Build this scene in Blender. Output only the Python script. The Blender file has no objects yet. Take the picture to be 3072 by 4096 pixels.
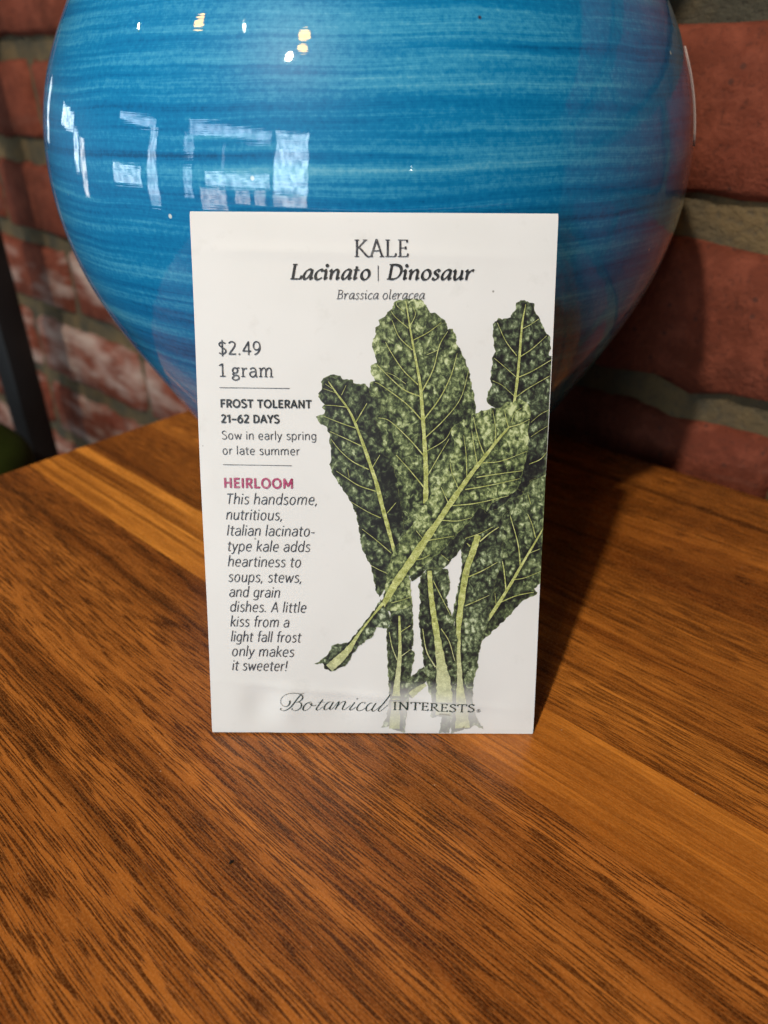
import bpy, bmesh, math, random
import numpy as np
from mathutils import Vector, Matrix
from mathutils.geometry import delaunay_2d_cdt
R = math.radians
random.seed(7); rng = np.random.default_rng(7)
sc = bpy.context.scene
COL = sc.collection

# ------------------------------------------------------------------ camera, world, lamps, exposure
cam_d = bpy.data.cameras.new('camera'); cam = bpy.data.objects.new('camera', cam_d); COL.objects.link(cam)
cam.location = (0, 0, 0.1436); cam.rotation_euler = (R(90 - 30.717), 0, 0)
cam_d.sensor_fit = 'VERTICAL'; cam_d.sensor_height = 36; cam_d.lens = 24.97
cam_d.clip_start = 0.005; cam_d.clip_end = 50
cam_d.dof.use_dof = True; cam_d.dof.focus_distance = 0.168; cam_d.dof.aperture_fstop = 13.5
sc.camera = cam
sc.view_settings.view_transform = 'Standard'; sc.view_settings.look = 'None'
sc.view_settings.exposure = 0.16; sc.view_settings.gamma = 1.0
w = bpy.data.worlds.new('World'); sc.world = w; w.use_nodes = True
bgn = w.node_tree.nodes['Background']; bgn.inputs[0].default_value = (0.95, 0.97, 1.0, 1); bgn.inputs[1].default_value = 0.022

LT = Vector((-0.02, 0.18, 0.12))                     # the lamps are aimed at the front of the vase
def direction(az, el):
    a, e = R(az), R(el)
    return Vector((math.sin(a) * math.cos(e), math.cos(a) * math.cos(e), math.sin(e)))
def pane(name, az0, az1, el0, el1, color, radiance, dist=2.2, pattern=None):
    """a window pane: area lamp that fills the given azimuth / elevation span seen from the vase"""
    v = direction((az0 + az1) / 2, (el0 + el1) / 2)
    ld = bpy.data.lights.new(name, 'AREA'); o = bpy.data.objects.new(name, ld); COL.objects.link(o)
    ld.shape = 'RECTANGLE'
    ld.size = dist * R(abs(az1 - az0)) * math.cos(R((el0 + el1) / 2)); ld.size_y = dist * R(abs(el1 - el0))
    ld.color = color; ld.energy = 0.58 * radiance * ld.size * ld.size_y * math.pi
    ld.use_nodes = True; nt = ld.node_tree; em = nt.nodes['Emission']       # sky and street light, broken up by noise to vary the reflections
    ge = nt.nodes.new('ShaderNodeNewGeometry'); mp = nt.nodes.new('ShaderNodeMapping'); no = nt.nodes.new('ShaderNodeTexNoise'); ra = nt.nodes.new('ShaderNodeMapRange')
    mp.inputs['Scale'].default_value = (2 + 9 * ld.size, 2 + 7 * ld.size_y, 1); mp.inputs['Location'].default_value = (az0, el1, 0)
    no.inputs['Scale'].default_value = 1; no.inputs['Detail'].default_value = 3
    ra.inputs[1].default_value = 0.38; ra.inputs[2].default_value = 0.62; ra.inputs[3].default_value = 0.35; ra.inputs[4].default_value = 1.35
    nt.links.new(ge.outputs['Parametric'], mp.inputs[0]); nt.links.new(mp.outputs[0], no.inputs['Vector']); nt.links.new(no.outputs[0], ra.inputs[0]); nt.links.new(ra.outputs[0], em.inputs['Strength'])
    o.location = LT + v * dist
    o.rotation_euler = v.to_track_quat('Z', 'Y').to_euler()
    return o
SKY = (0.62, 0.82, 1.0); DAY = (1.0, 0.94, 0.86); STREET = (1.0, 0.93, 0.88)
pane('window_lamp_bright_pane', -150, -161, -1, 20.5, (0.68, 0.87, 1.0), 19)
pane('window_lamp_top_strip', -119, -149, 16.8, 20.5, SKY, 13)
pane('window_lamp_sky_strip', -126, -149, 0.0, 4.8, (0.70, 0.90, 1.0), 16)
pane('window_lamp_street', -124, -133, -7.5, -0.8, STREET, 10)
pane('window_lamp_street', -136, -141, -7.5, -1.0, STREET, 9)
pane('window_lamp_street', -143, -147, -7.5, -1.0, STREET, 9)
pane('window_lamp_street', -149.5, -160.5, -8.5, -1.6, (1.0, 0.97, 0.93), 11)
pane('window_lamp_edge_strip', -118, -121.5, -4, 6, SKY, 10)
pane('window_lamp_edge_strip', -118, -121.5, 9, 16, SKY, 8)
pane('window_lamp_mullion_gap', -132, -133.2, 6, 14, SKY, 5)
pane('window_lamp_top_strip', -90, -106, 15.0, 17.5, SKY, 11)
pane('window_lamp_side_strip', -104, -108, -7, 15.0, (0.70, 0.88, 1.0), 12)
pane('window_lamp_corner', -88.5, -101.5, -2.0, 3.2, (0.72, 0.90, 1.0), 12)
pane('window_lamp_corner', -57, -66, 6.0, 9.5, (0.75, 0.92, 1.0), 9)
pane('window_lamp_side_strip', -66.5, -69.0, -1.5, 7.0, (0.75, 0.92, 1.0), 9)
pane('window_lamp_side_strip', -70.0, -73.0, -6.0, 6.0, (1.0, 0.96, 0.9), 8)
pane('window_lamp_edge_strip', -40, -43, 0.0, 8.0, (0.85, 0.95, 1.0), 4)
def bulb(name, az, el, radius, color, energy, dist=1.9):
    ld = bpy.data.lights.new(name, 'POINT'); o = bpy.data.objects.new(name, ld); COL.objects.link(o)
    ld.shadow_soft_size = radius; ld.color = color; ld.energy = energy
    o.location = LT + direction(az, el) * dist
bulb('pendant_lamp', -102.7, 46.7, 0.050, (1.0, 0.50, 0.06), 3.0)
bulb('pendant_lamp', -151.0, 55.0, 0.048, (1.0, 0.50, 0.05), 3.2)
bulb('pendant_lamp', -152.5, 51.0, 0.048, (1.0, 0.50, 0.05), 3.2)
bulb('key_lamp', -148.0, 47.5, 0.028, (1.0, 0.91, 0.77), 59, 1.3)       # the lamp that lights table and packet from above
bulb('ceiling_lamp', -79.8, 35.8, 0.014, (1.0, 0.95, 0.8), 1.3)
bulb('ceiling_lamp', -122.4, 51.6, 0.014, (1.0, 0.95, 0.8), 1.3)
bulb('ceiling_lamp', 166.0, 8.0, 0.010, (0.9, 0.97, 1.0), 0.35)

# ------------------------------------------------------------------ helpers
def srgb(r, g, b):
    f = lambda c: c / 12.92 if c <= 0.04045 else ((c + 0.055) / 1.055) ** 2.4
    return (f(r / 255), f(g / 255), f(b / 255), 1.0)
def tag(o, label=None, cat=None, group=None, kind=None):
    if label: o['label'] = label
    if cat: o['category'] = cat
    if group: o['group'] = group
    if kind: o['kind'] = kind
    return o
def link(name, me, mat, parent=None):
    o = bpy.data.objects.new(name, me); COL.objects.link(o)
    if mat is not None and not me.materials: me.materials.append(mat)
    if parent is not None: o.parent = parent
    return o
def empty(name):
    o = bpy.data.objects.new(name, None); COL.objects.link(o); o.empty_display_size = 0.02
    return o
def mesh(name, v, f, smooth=True):
    me = bpy.data.meshes.new(name); me.from_pydata([tuple(p) for p in v], [], f); me.update()
    if smooth:
        me.polygons.foreach_set('use_smooth', [True] * len(me.polygons))
    return me
class NT:
    """small wrapper for building node materials"""
    def __init__(s, name):
        s.m = bpy.data.materials.new(name); s.m.use_nodes = True
        s.t = s.m.node_tree; s.t.nodes.clear()
        s.out = s.n('ShaderNodeOutputMaterial'); s.b = s.n('ShaderNodeBsdfPrincipled')
        s.l(s.b.outputs[0], s.out.inputs[0])
    def n(s, k, **kw):
        x = s.t.nodes.new(k)
        for a, b in kw.items(): setattr(x, a, b)
        return x
    def l(s, a, b): s.t.links.new(a, b)
    def inp(s, node, key, v):
        if hasattr(v, 'is_linked') or hasattr(v, 'links'): s.l(v, node.inputs[key])
        else: node.inputs[key].default_value = v
    def set(s, **kw):
        for k, v in kw.items(): s.inp(s.b, k.replace('_', ' '), v)
    def coord(s, scale=(1, 1, 1), rot=(0, 0, 0), loc=(0, 0, 0), src=None):
        if src is None: src = s.n('ShaderNodeTexCoord').outputs['Object']
        mp = s.n('ShaderNodeMapping'); s.l(src, mp.inputs[0])
        mp.inputs['Scale'].default_value = scale; mp.inputs['Rotation'].default_value = rot; mp.inputs['Location'].default_value = loc
        return mp.outputs[0]
    def noise(s, vec, scale=1, detail=2, rough=0.5, dist=0.0):
        x = s.n('ShaderNodeTexNoise'); s.l(vec, x.inputs['Vector'])
        x.inputs['Scale'].default_value = scale; x.inputs['Detail'].default_value = detail
        x.inputs['Roughness'].default_value = rough; x.inputs['Distortion'].default_value = dist
        return x.outputs[0]
    def voro(s, vec, scale=1, feature='F1', rnd=1.0, smooth=0.5):
        x = s.n('ShaderNodeTexVoronoi', feature=feature); s.l(vec, x.inputs['Vector'])
        x.inputs['Scale'].default_value = scale; x.inputs['Randomness'].default_value = rnd
        if feature == 'SMOOTH_F1': x.inputs['Smoothness'].default_value = smooth
        return x
    def ramp(s, fac, stops, interp='LINEAR'):
        x = s.n('ShaderNodeValToRGB'); x.color_ramp.interpolation = interp
        e = x.color_ramp.elements
        while len(e) < len(stops): e.new(0.5)
        for i, (p, c) in enumerate(stops):
            e[i].position = p; e[i].color = c if isinstance(c, tuple) else (c, c, c, 1)
        s.l(fac, x.inputs[0]); return x.outputs[0]
    def mix(s, fac, a, b, mode='MIX'):
        x = s.n('ShaderNodeMix', data_type='RGBA', blend_type=mode)
        s.inp(x, 0, fac); s.inp(x, 6, a); s.inp(x, 7, b); return x.outputs[2]
    def math(s, op, a, b=0.0, clamp=False):
        x = s.n('ShaderNodeMath', operation=op, use_clamp=clamp); s.inp(x, 0, a); s.inp(x, 1, b); return x.outputs[0]
    def attr(s, name):
        x = s.n('ShaderNodeAttribute', attribute_name=name); return x.outputs['Fac']
    def bump(s, h, strength=0.3, dist=0.001):
        x = s.n('ShaderNodeBump'); s.l(h, x.inputs['Height']); x.inputs['Strength'].default_value = strength
        x.inputs['Distance'].default_value = dist; s.l(x.outputs[0], s.b.inputs['Normal']); return x

# ------------------------------------------------------------------ materials
def mat_wood():
    t = NT('walnut_board')
    oi = t.n('ShaderNodeObjectInfo')
    base = t.n('ShaderNodeTexCoord').outputs['Object']
    # slow wander of the grain, plus an offset of its own for every board
    wob = t.noise(t.coord((5, 14, 1), src=base), 1, 2, 0.5)
    off = t.n('ShaderNodeCombineXYZ')
    t.l(t.math('MULTIPLY', oi.outputs['Random'], 3.0), off.inputs[0])
    t.l(t.math('MULTIPLY', t.math('SUBTRACT', wob, 0.5), 0.007), off.inputs[1])
    t.l(t.math('MULTIPLY', oi.outputs['Random'], 7.0), off.inputs[2])
    add = t.n('ShaderNodeVectorMath', operation='ADD'); t.l(base, add.inputs[0]); t.l(off.outputs[0], add.inputs[1])
    v = add.outputs[0]
    band = t.noise(t.coord((5, 95, 1), src=v), 1, 4, 0.62, 0.3)
    band2 = t.noise(t.coord((3, 24, 1), src=v), 1, 2, 0.5, 0.4)
    fine = t.noise(t.coord((40, 900, 1), src=v), 1, 3, 0.6)
    dens = t.noise(t.coord((7, 70, 1), src=v), 1, 2, 0.5)
    streak = t.noise(t.coord((2.2, 150, 5), src=v), 1, 3, 0.6, 0.2)
    por = t.noise(t.coord((105, 3200, 3), src=v), 1, 0.6, 0.4, 0.1)
    por2 = t.noise(t.coord((80, 2200, 9), src=v), 1, 0.8, 0.45, 0.1)
    grain = t.noise(t.coord((1500, 2600, 1), src=v), 1, 1, 0.5)
    light = t.mix(1.0, oi.outputs['Color'], srgb(255, 255, 255), 'MULTIPLY')
    c = t.mix(t.ramp(band, [(0.33, 0.0), (0.62, 1.0)]), t.mix(1.0, light, srgb(178, 160, 146), 'MULTIPLY'), light)
    c = t.mix(t.ramp(band2, [(0.36, 0.75), (0.55, 0.0)]), c, t.mix(1.0, c, srgb(172, 150, 134), 'MULTIPLY'))
    c = t.mix(t.ramp(fine, [(0.42, 0.34), (0.58, 0.0)]), c, t.mix(1.0, c, srgb(140, 120, 105), 'MULTIPLY'))
    c = t.mix(t.ramp(streak, [(0.56, 0.0), (0.66, 0.75)]), c, t.mix(1.0, c, srgb(128, 108, 96), 'MULTIPLY'))
    thr = t.math('ADD', por, t.math('MULTIPLY', t.math('SUBTRACT', dens, 0.5), 0.26))
    pm = t.ramp(thr, [(0.555, 0.0), (0.59, 1.0)])
    thr2 = t.math('ADD', por2, t.math('MULTIPLY', t.math('SUBTRACT', dens, 0.5), 0.34))
    pm2 = t.ramp(thr2, [(0.60, 0.0), (0.64, 1.0)])
    pores = t.math('MULTIPLY', t.math('MAXIMUM', t.math('MULTIPLY', pm, 0.92), t.math('MULTIPLY', pm2, 0.85)), oi.outputs['Alpha'])
    c = t.mix(pores, c, t.mix(1.0, c, srgb(108, 90, 80), 'MULTIPLY'))
    c = t.mix(t.ramp(grain, [(0.35, 0.0), (0.72, 0.16)]), c, srgb(210, 140, 70))
    du = t.voro(t.coord(src=base), 210); dr = t.n('ShaderNodeSeparateColor'); t.l(du.outputs['Color'], dr.inputs[0])
    c = t.mix(t.math('MULTIPLY', t.ramp(du.outputs['Distance'], [(0.02, 0.7), (0.045, 0.0)]), t.math('GREATER_THAN', dr.outputs[0], 0.80)), c, srgb(206, 178, 150))
    t.set(Base_Color=c, Roughness=t.ramp(grain, [(0.3, 0.20), (0.7, 0.31)]), Specular_IOR_Level=0.42)
    hgt = t.math('SUBTRACT', t.math('MULTIPLY', grain, 0.35), t.math('MULTIPLY', pores, 0.8))
    t.bump(hgt, 0.22, 0.0003)
    return t.m
def mat_vase():
    t = NT('blue_glaze')
    base = t.n('ShaderNodeTexCoord').outputs['Object']
    wob = t.noise(t.coord((9, 9, 14), src=base), 1, 3, 0.55)
    off = t.n('ShaderNodeCombineXYZ'); t.l(t.math('MULTIPLY', t.math('SUBTRACT', wob, 0.5), 0.007), off.inputs[2])
    add = t.n('ShaderNodeVectorMath', operation='ADD'); t.l(base, add.inputs[0]); t.l(off.outputs[0], add.inputs[1]); v = add.outputs[0]
    s1 = t.noise(t.coord((5, 5, 95), src=v), 1, 5, 0.62)
    s2 = t.noise(t.coord((6, 6, 420), src=v), 1, 4, 0.65)
    s3 = t.noise(t.coord((5, 5, 34), src=v), 1, 2, 0.5)
    mot = t.noise(t.coord((1, 1, 1), src=base), 900, 2, 0.6)
    f = t.math('ADD', t.math('MULTIPLY', s1, 0.44), t.math('MULTIPLY', s2, 0.46))
    f = t.math('ADD', f, t.math('MULTIPLY', s3, 0.28))
    f = t.math('ADD', f, t.math('MULTIPLY', t.math('SUBTRACT', mot, 0.5), 0.16))
    c = t.ramp(f, [(0.46, srgb(0, 78, 124)), (0.54, srgb(0, 102, 154)), (0.61, srgb(10, 118, 168)), (0.69, srgb(56, 146, 186)), (0.80, srgb(112, 180, 204))])
    vo = t.voro(t.coord((1, 1, 1), src=base), 85)
    spk = t.ramp(vo.outputs['Distance'], [(0.030, 1.0), (0.055, 0.0)])
    rare = t.n('ShaderNodeSeparateColor'); t.l(vo.outputs['Color'], rare.inputs[0])
    spw = t.math('MULTIPLY', spk, t.math('GREATER_THAN', rare.outputs[0], 0.72))
    spd = t.math('MULTIPLY', spk, t.math('LESS_THAN', rare.outputs[0], 0.17))
    c = t.mix(spw, c, srgb(190, 205, 205)); c = t.mix(spd, c, srgb(62, 40, 45))
    t.set(Base_Color=c, Roughness=0.42, Specular_IOR_Level=0.15)
    t.set(Coat_Weight=1.0, Coat_Roughness=0.025, Coat_IOR=1.55)
    h = t.math('ADD', t.math('MULTIPLY', t.noise(t.coord((1, 1, 1), src=base), 95, 2, 0.5), 1.0), t.math('MULTIPLY', s2, 0.35))
    x = t.bump(h, 0.10, 0.0008); t.l(x.outputs[0], t.b.inputs['Coat Normal'])
    return t.m
def mat_brick():
    t = NT('old_red_brick')
    oi = t.n('ShaderNodeObjectInfo'); geo = t.n('ShaderNodeNewGeometry').outputs['Position']
    v = t.coord((1, 1, 1), src=geo)
    n1 = t.noise(v, 16, 4, 0.6); n2 = t.noise(v, 75, 4, 0.65); n3 = t.noise(v, 420, 2, 0.6)
    c = t.mix(oi.outputs['Random'], srgb(104, 48, 32), srgb(124, 62, 44))
    c = t.mix(t.ramp(n1, [(0.38, 0.0), (0.66, 0.75)]), c, srgb(88, 42, 26))
    c = t.mix(t.ramp(n2, [(0.45, 0.0), (0.68, 0.6)]), c, srgb(140, 74, 54))
    c = t.mix(t.ramp(n3, [(0.30, 0.55), (0.45, 0.0)]), c, srgb(74, 38, 28))
    vo = t.voro(v, 120); c = t.mix(t.ramp(vo.outputs['Distance'], [(0.10, 0.75), (0.16, 0.0)]), c, srgb(74, 44, 36))
    eff = t.n('ShaderNodeSeparateColor'); t.l(oi.outputs['Color'], eff.inputs[0])
    w1 = t.noise(t.coord((10, 10, 36), src=geo, loc=(3, 1, 0)), 1, 4, 0.6)
    wm = t.math('MULTIPLY', t.ramp(t.math('ADD', w1, t.math('MULTIPLY', eff.outputs[0], 0.22)), [(0.60, 0.0), (0.80, 1.0)]), t.math('MINIMUM', t.math('MULTIPLY', eff.outputs[0], 2.0), 0.75))
    c = t.mix(wm, c, srgb(186, 166, 154))
    t.set(Base_Color=c, Roughness=0.85, Specular_IOR_Level=0.25)
    t.bump(t.math('ADD', n2, t.math('MULTIPLY', n3, 0.7)), 0.7, 0.0016)
    return t.m
def mat_mortar():
    t = NT('rough_mortar'); v = t.coord()
    n1 = t.noise(v, 28, 3, 0.6); n2 = t.noise(v, 260, 4, 0.7)
    c = t.mix(t.ramp(n1, [(0.36, 0.0), (0.64, 1.0)]), srgb(72, 69, 58), srgb(112, 94, 66))
    c = t.mix(t.ramp(n2, [(0.35, 0.6), (0.5, 0.0)]), c, srgb(78, 72, 62))
    t.set(Base_Color=c, Roughness=0.95, Specular_IOR_Level=0.2); t.bump(t.math('ADD', n2, n1), 0.9, 0.003)
    return t.m
PAPER = srgb(213, 213, 214)
def mat_paper():
    t = NT('matte_white_paper'); v = t.coord()
    n1 = t.noise(v, 900, 3, 0.6); n2 = t.noise(v, 45, 3, 0.5)
    c = t.mix(t.ramp(n2, [(0.4, 0.0), (0.65, 0.5)]), PAPER, srgb(207, 207, 207))
    sm = t.noise(v, 130, 4, 0.65); c = t.mix(t.ramp(sm, [(0.60, 0.0), (0.76, 0.18)]), c, srgb(168, 166, 160))
    vo = t.voro(v, 105); r = t.n('ShaderNodeSeparateColor'); t.l(vo.outputs['Color'], r.inputs[0])
    s = t.math('MULTIPLY', t.ramp(vo.outputs['Distance'], [(0.022, 1.0), (0.038, 0.0)]), t.math('GREATER_THAN', r.outputs[0], 0.72))
    c = t.mix(t.math('MULTIPLY', s, 0.75), c, srgb(95, 90, 84))
    t.set(Base_Color=c, Roughness=0.5, Specular_IOR_Level=0.35); t.bump(n1, 0.12, 0.0002)
    return t.m
def mat_ink(name, col, wear=0.25):
    t = NT(name); n1 = t.noise(t.coord(), 1500, 2, 0.6)
    c = t.mix(t.ramp(n1, [(0.45, 0.0), (0.75, wear)]), srgb(*col), srgb(190, 192, 192))
    t.set(Base_Color=c, Roughness=0.4, Specular_IOR_Level=0.4); return t.m
def faded(t, c):
    return t.mix(t.attr('fade'), c, PAPER)
def mat_leaf():
    """printed watercolour of a blistered kale leaf"""
    t = NT('printed_kale_leaf'); obj = t.n('ShaderNodeTexCoord').outputs['Object']
    wv = t.n('ShaderNodeTexNoise'); t.l(t.coord(src=obj), wv.inputs['Vector']); wv.inputs['Scale'].default_value = 380; wv.inputs['Detail'].default_value = 3
    ad = t.n('ShaderNodeVectorMath', operation='MULTIPLY_ADD'); t.l(wv.outputs['Color'], ad.inputs[0]); ad.inputs[1].default_value = (0.0016,) * 3; t.l(obj, ad.inputs[2])
    v = t.coord((1, 0.85, 1), src=ad.outputs[0])
    bl = t.voro(v, 720, 'SMOOTH_F1', 1.0, 0.06).outputs['Distance']
    n1 = t.noise(t.coord(src=obj), 230, 3, 0.6); n0 = t.noise(t.coord(src=obj), 110, 2, 0.5)
    gr = t.noise(t.coord(src=obj), 4600, 1, 0.5); n4 = t.noise(t.coord(src=obj), 1700, 2, 0.6)
    tone = t.attr('tone'); vd = t.attr('vein_dist'); ed = t.attr('edge_dist')
    f = t.math('MULTIPLY', t.math('SUBTRACT', bl, 0.42), t.ramp(n1, [(0.35, 0.25), (0.65, 0.85)]))
    nz = t.noise(t.coord((1, 0.8, 1), src=obj), 820, 2, 0.5, 0.9)
    f = t.math('ADD', f, t.math('ADD', 0.49, t.math('MULTIPLY', t.math('SUBTRACT', nz, 0.5), 1.45)))
    f = t.math('ADD', f, t.math('MULTIPLY', t.math('SUBTRACT', n0, 0.5), 0.50))
    f = t.math('ADD', f, t.math('MULTIPLY', t.math('SUBTRACT', n4, 0.5), 0.55))
    f = t.math('ADD', f, t.math('MULTIPLY', t.math('SUBTRACT', gr, 0.5), 0.34))
    f = t.math('SUBTRACT', f, t.math('MULTIPLY', tone, 0.40))
    puff = t.math('SUBTRACT', t.ramp(vd, [(0.0, 0.20), (0.14, 0.26), (0.45, 0.12), (1.0, 0.0)]), 0.08)   # puckers rise between the veins
    f = t.math('ADD', f, puff)
    green = t.ramp(f, [(0.04, srgb(188, 196, 150)), (0.20, srgb(142, 154, 104)), (0.38, srgb(98, 110, 72)), (0.54, srgb(66, 76, 52)), (0.72, srgb(42, 46, 38)), (0.92, srgb(27, 28, 27))])
    cool = t.ramp(f, [(0.04, srgb(196, 204, 190)), (0.20, srgb(136, 148, 130)), (0.38, srgb(86, 97, 82)), (0.54, srgb(58, 65, 56)), (0.72, srgb(42, 42, 42)), (0.92, srgb(29, 26, 31))])
    c = t.mix(t.attr('cool'), green, cool)
    c = t.mix(t.math('MULTIPLY', t.ramp(ed, [(0.0, 1.0), (0.28, 0.0)]), t.ramp(n4, [(0.44, 0.0), (0.62, 0.6)])), c, srgb(132, 142, 88))
    t.set(Base_Color=faded(t, c), Roughness=0.42, Specular_IOR_Level=0.35); return t.m
def mat_vein():
    t = NT('printed_kale_vein'); v = t.coord(); n1 = t.noise(v, 700, 3, 0.6); gr = t.noise(v, 3800, 1, 0.5)
    f = t.math('ADD', t.math('MULTIPLY', n1, 0.65), t.math('MULTIPLY', gr, 0.4))
    c = t.ramp(f, [(0.34, srgb(122, 128, 66)), (0.50, srgb(160, 166, 96)), (0.66, srgb(198, 203, 142))])
    t.set(Base_Color=faded(t, c), Roughness=0.42, Specular_IOR_Level=0.35); return t.m
def mat_plain(name, col, rough=0.5, spec=0.5, bump=0.0):
    t = NT(name); n1 = t.noise(t.coord(), 60, 3, 0.6)
    c = t.mix(t.ramp(n1, [(0.4, 0.0), (0.65, 0.5)]), srgb(*col), tuple(list(x * 0.7 for x in srgb(*col)[:3]) + [1.0]))
    t.set(Base_Color=c, Roughness=rough, Specular_IOR_Level=spec)
    if bump: t.bump(t.noise(t.coord(), 600, 2, 0.5), bump, 0.0006)
    return t.m
WOOD, GLAZE, BRICK, MORTAR, PAPERM = mat_wood(), mat_vase(), mat_brick(), mat_mortar(), mat_paper()
LEAF, VEIN = mat_leaf(), mat_vein()
INK = mat_ink('dark_ink', (38, 40, 52), 0.30); INKB = mat_ink('black_ink', (30, 32, 36), 0.1)
PINK = mat_ink('magenta_ink', (158, 44, 92), 0.3); INKG = mat_ink('dark_green_ink', (28, 48, 44), 0.15); INKL = mat_ink('grey_ink', (70, 72, 80), 0.2)

# ------------------------------------------------------------------ the brick wall beside the table
TH = R(138.2)
D = Vector((math.cos(TH), math.sin(TH), 0))          # along wall, table edge and wood grain (towards the far left)
N = Vector((-D.y, D.x, 0)) * -1                      # from the table towards the wall
if N.y < 0: N = -N
EDGE = 0.2893; WALL = EDGE + 0.028
wall = empty('brick_wall'); wall.location = N * WALL
wall.rotation_euler = (0, 0, TH)                     # local x = D ; local y points back to the room or away
wallY = 1 if Vector((-D.y, D.x, 0)).dot(N) > 0 else -1   # sign of local y that goes INTO the wall
tag(wall, 'old red brick wall with thick pale mortar behind the blue vase', 'wall')
def brick_mesh(i):
    rg = np.random.default_rng(100 + i)
    L, H, Dp = 0.199, 0.060, 0.05
    nx, nz = 13, 6
    v, f = [], []
    xs = np.linspace(-L / 2, L / 2, nx); zs = np.linspace(-H / 2, H / 2, nz)
    for b in range(nz):
        for a in range(nx):
            ex = min(a, nx - 1 - a); ez = min(b, nz - 1 - b)
            edge = ex == 0 or ez == 0
            y = (0.0045 if edge else 0.0) + rg.normal(0, 0.0006) + (0.002 if (ex == 0 and ez == 0) else 0)
            x, z = xs[a], zs[b]
            if ex == 1: x += math.copysign(0.011, x)
            if ez == 1: z += math.copysign(0.0085, z)
            if edge: x += rg.normal(0, 0.0016); z += rg.normal(0, 0.0015)
            v.append((x, y * wallY, z))
    for b in range(nz - 1):
        for a in range(nx - 1):
            i0 = b * nx + a; q = (i0, i0 + 1, i0 + nx + 1, i0 + nx)
            f.append(q if wallY > 0 else q[::-1])
    ring = [a for a in range(nx)] + [b * nx + nx - 1 for b in range(1, nz)] + [(nz - 1) * nx + a for a in range(nx - 2, -1, -1)] + [b * nx for b in range(nz - 2, 0, -1)]
    k0 = len(v)
    for i in ring: v.append((v[i][0], Dp * wallY, v[i][2]))
    m = len(ring)
    for j in range(m):
        q = (ring[(j + 1) % m], ring[j], k0 + j, k0 + (j + 1) % m); f.append(q if wallY > 0 else q[::-1])
    return mesh('brick', v, f)
BM = [brick_mesh(i) for i in range(6)]
COURSE, Z0, PITCH = 0.0765, 0.0215, 0.2135
row_joint = {0: 0.684, 1: 0.684 - PITCH / 2 + 0.02, 2: 0.684, 3: 0.684 + PITCH / 2 - 0.02, -1: 0.684 - PITCH / 2, -2: 0.684, -3: 0.59, -4: 0.68, -5: 0.58}
k = 0
for r in range(-5, 4):
    zc = Z0 + COURSE * (r + 0.5) 
    j0 = row_joint.get(r, 0.68)
    if r == -1: j0 = 0.6891
    if r == 1: j0 = 0.6816
    if r == -2: j0 = 0.5838
    if r in (0, 2): j0 = 0.5838
    for c in range(-6, 4):
        x = j0 + PITCH * (c + 0.5)
        if x < -0.30 or x > 1.25: continue
        o = link('brick', BM[k % 6], BRICK, wall); k += 1
        o.location = (x + random.gauss(0, 0.0012), random.gauss(0, 0.0012), zc + random.gauss(0, 0.001))
        o.rotation_euler = (random.gauss(0, 0.006), random.gauss(0, 0.004), random.gauss(0, 0.006))
        e = random.random() * 0.15
        if r <= -1 and x > 0.45: e = 0.48 + 0.3 * random.random()
        o.color = (e, 0, 0, 1)
# mortar: a rough slab a few millimetres behind the brick faces
nx, nz = 240, 90
xs = np.linspace(-0.42, 1.38, nx); zs = np.linspace(Z0 + COURSE * -5 + 0.004, Z0 + COURSE * 4 - 0.004, nz)
v = [(x, (0.0068 + rng.normal(0, 0.0009)) * wallY, z) for z in zs for x in xs]
f = [((b * nx + a), (b * nx + a + 1), ((b + 1) * nx + a + 1), ((b + 1) * nx + a)) for b in range(nz - 1) for a in range(nx - 1)]
if wallY < 0: f = [q[::-1] for q in f]
k0 = len(v)
ring = [a for a in range(nx)] + [b * nx + nx - 1 for b in range(1, nz)] + [(nz - 1) * nx + a for a in range(nx - 2, -1, -1)] + [b * nx for b in range(nz - 2, 0, -1)]
for i in ring: v.append((v[i][0], 0.06 * wallY, v[i][2]))
m = len(ring)
for j in range(m):
    q = (ring[(j + 1) % m], ring[j], k0 + j, k0 + (j + 1) % m); f.append(q if wallY > 0 else q[::-1])
link('mortar', mesh('mortar', v, f), MORTAR, wall)

# ------------------------------------------------------------------ the table: boards with the grain along D
table = empty('wooden_table'); table.rotation_euler = (0, 0, TH)
tag(table, 'walnut brown wooden table top carrying the vase and seed packet', 'table')
ys = 1 if Vector((-D.y, D.x, 0)).dot(N) > 0 else -1
bounds = [-0.300, -0.135, -0.004, 0.1052, 0.132, 0.205, EDGE]
tints = [(206, 130, 50), (216, 134, 50), (184, 110, 44), (242, 156, 60), (198, 122, 46), (186, 112, 42)]
X0, X1, TT = -0.300, 0.306, 0.024
for i in range(6):
    a, b = bounds[i] + 0.00004, bounds[i + 1] - 0.00004
    bm = bmesh.new(); bmesh.ops.create_cube(bm, size=1)
    for q in bm.verts:
        q.co = (X0 + (q.co.x + 0.5) * (X1 - X0), ys * (a + (q.co.y + 0.5) * (b - a)), -TT + (q.co.z + 0.5) * TT)
    def outer(e):
        m_ = (e.verts[0].co + e.verts[1].co) / 2
        top = all(abs(q.co.z) < 1e-6 for q in e.verts)
        if not top: return False
        if abs(m_.x - X0) < 1e-6 or abs(m_.x - X1) < 1e-6: return True
        return (i == 5 and abs(m_.y - ys * b) < 1e-6) or (i == 0 and abs(m_.y - ys * a) < 1e-6)
    bmesh.ops.bevel(bm, geom=[e for e in bm.edges if outer(e)], offset=0.0022, segments=3, profile=0.5, affect='EDGES')
    bmesh.ops.recalc_face_normals(bm, faces=bm.faces)
    me = bpy.data.meshes.new('plank'); bm.to_mesh(me); bm.free()
    o = link('plank', me, WOOD, table); o.color = srgb(*tints[i])[:3] + ([0.9, 0.9, 1.0, 0.30, 0.85, 0.95][i],)

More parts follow.
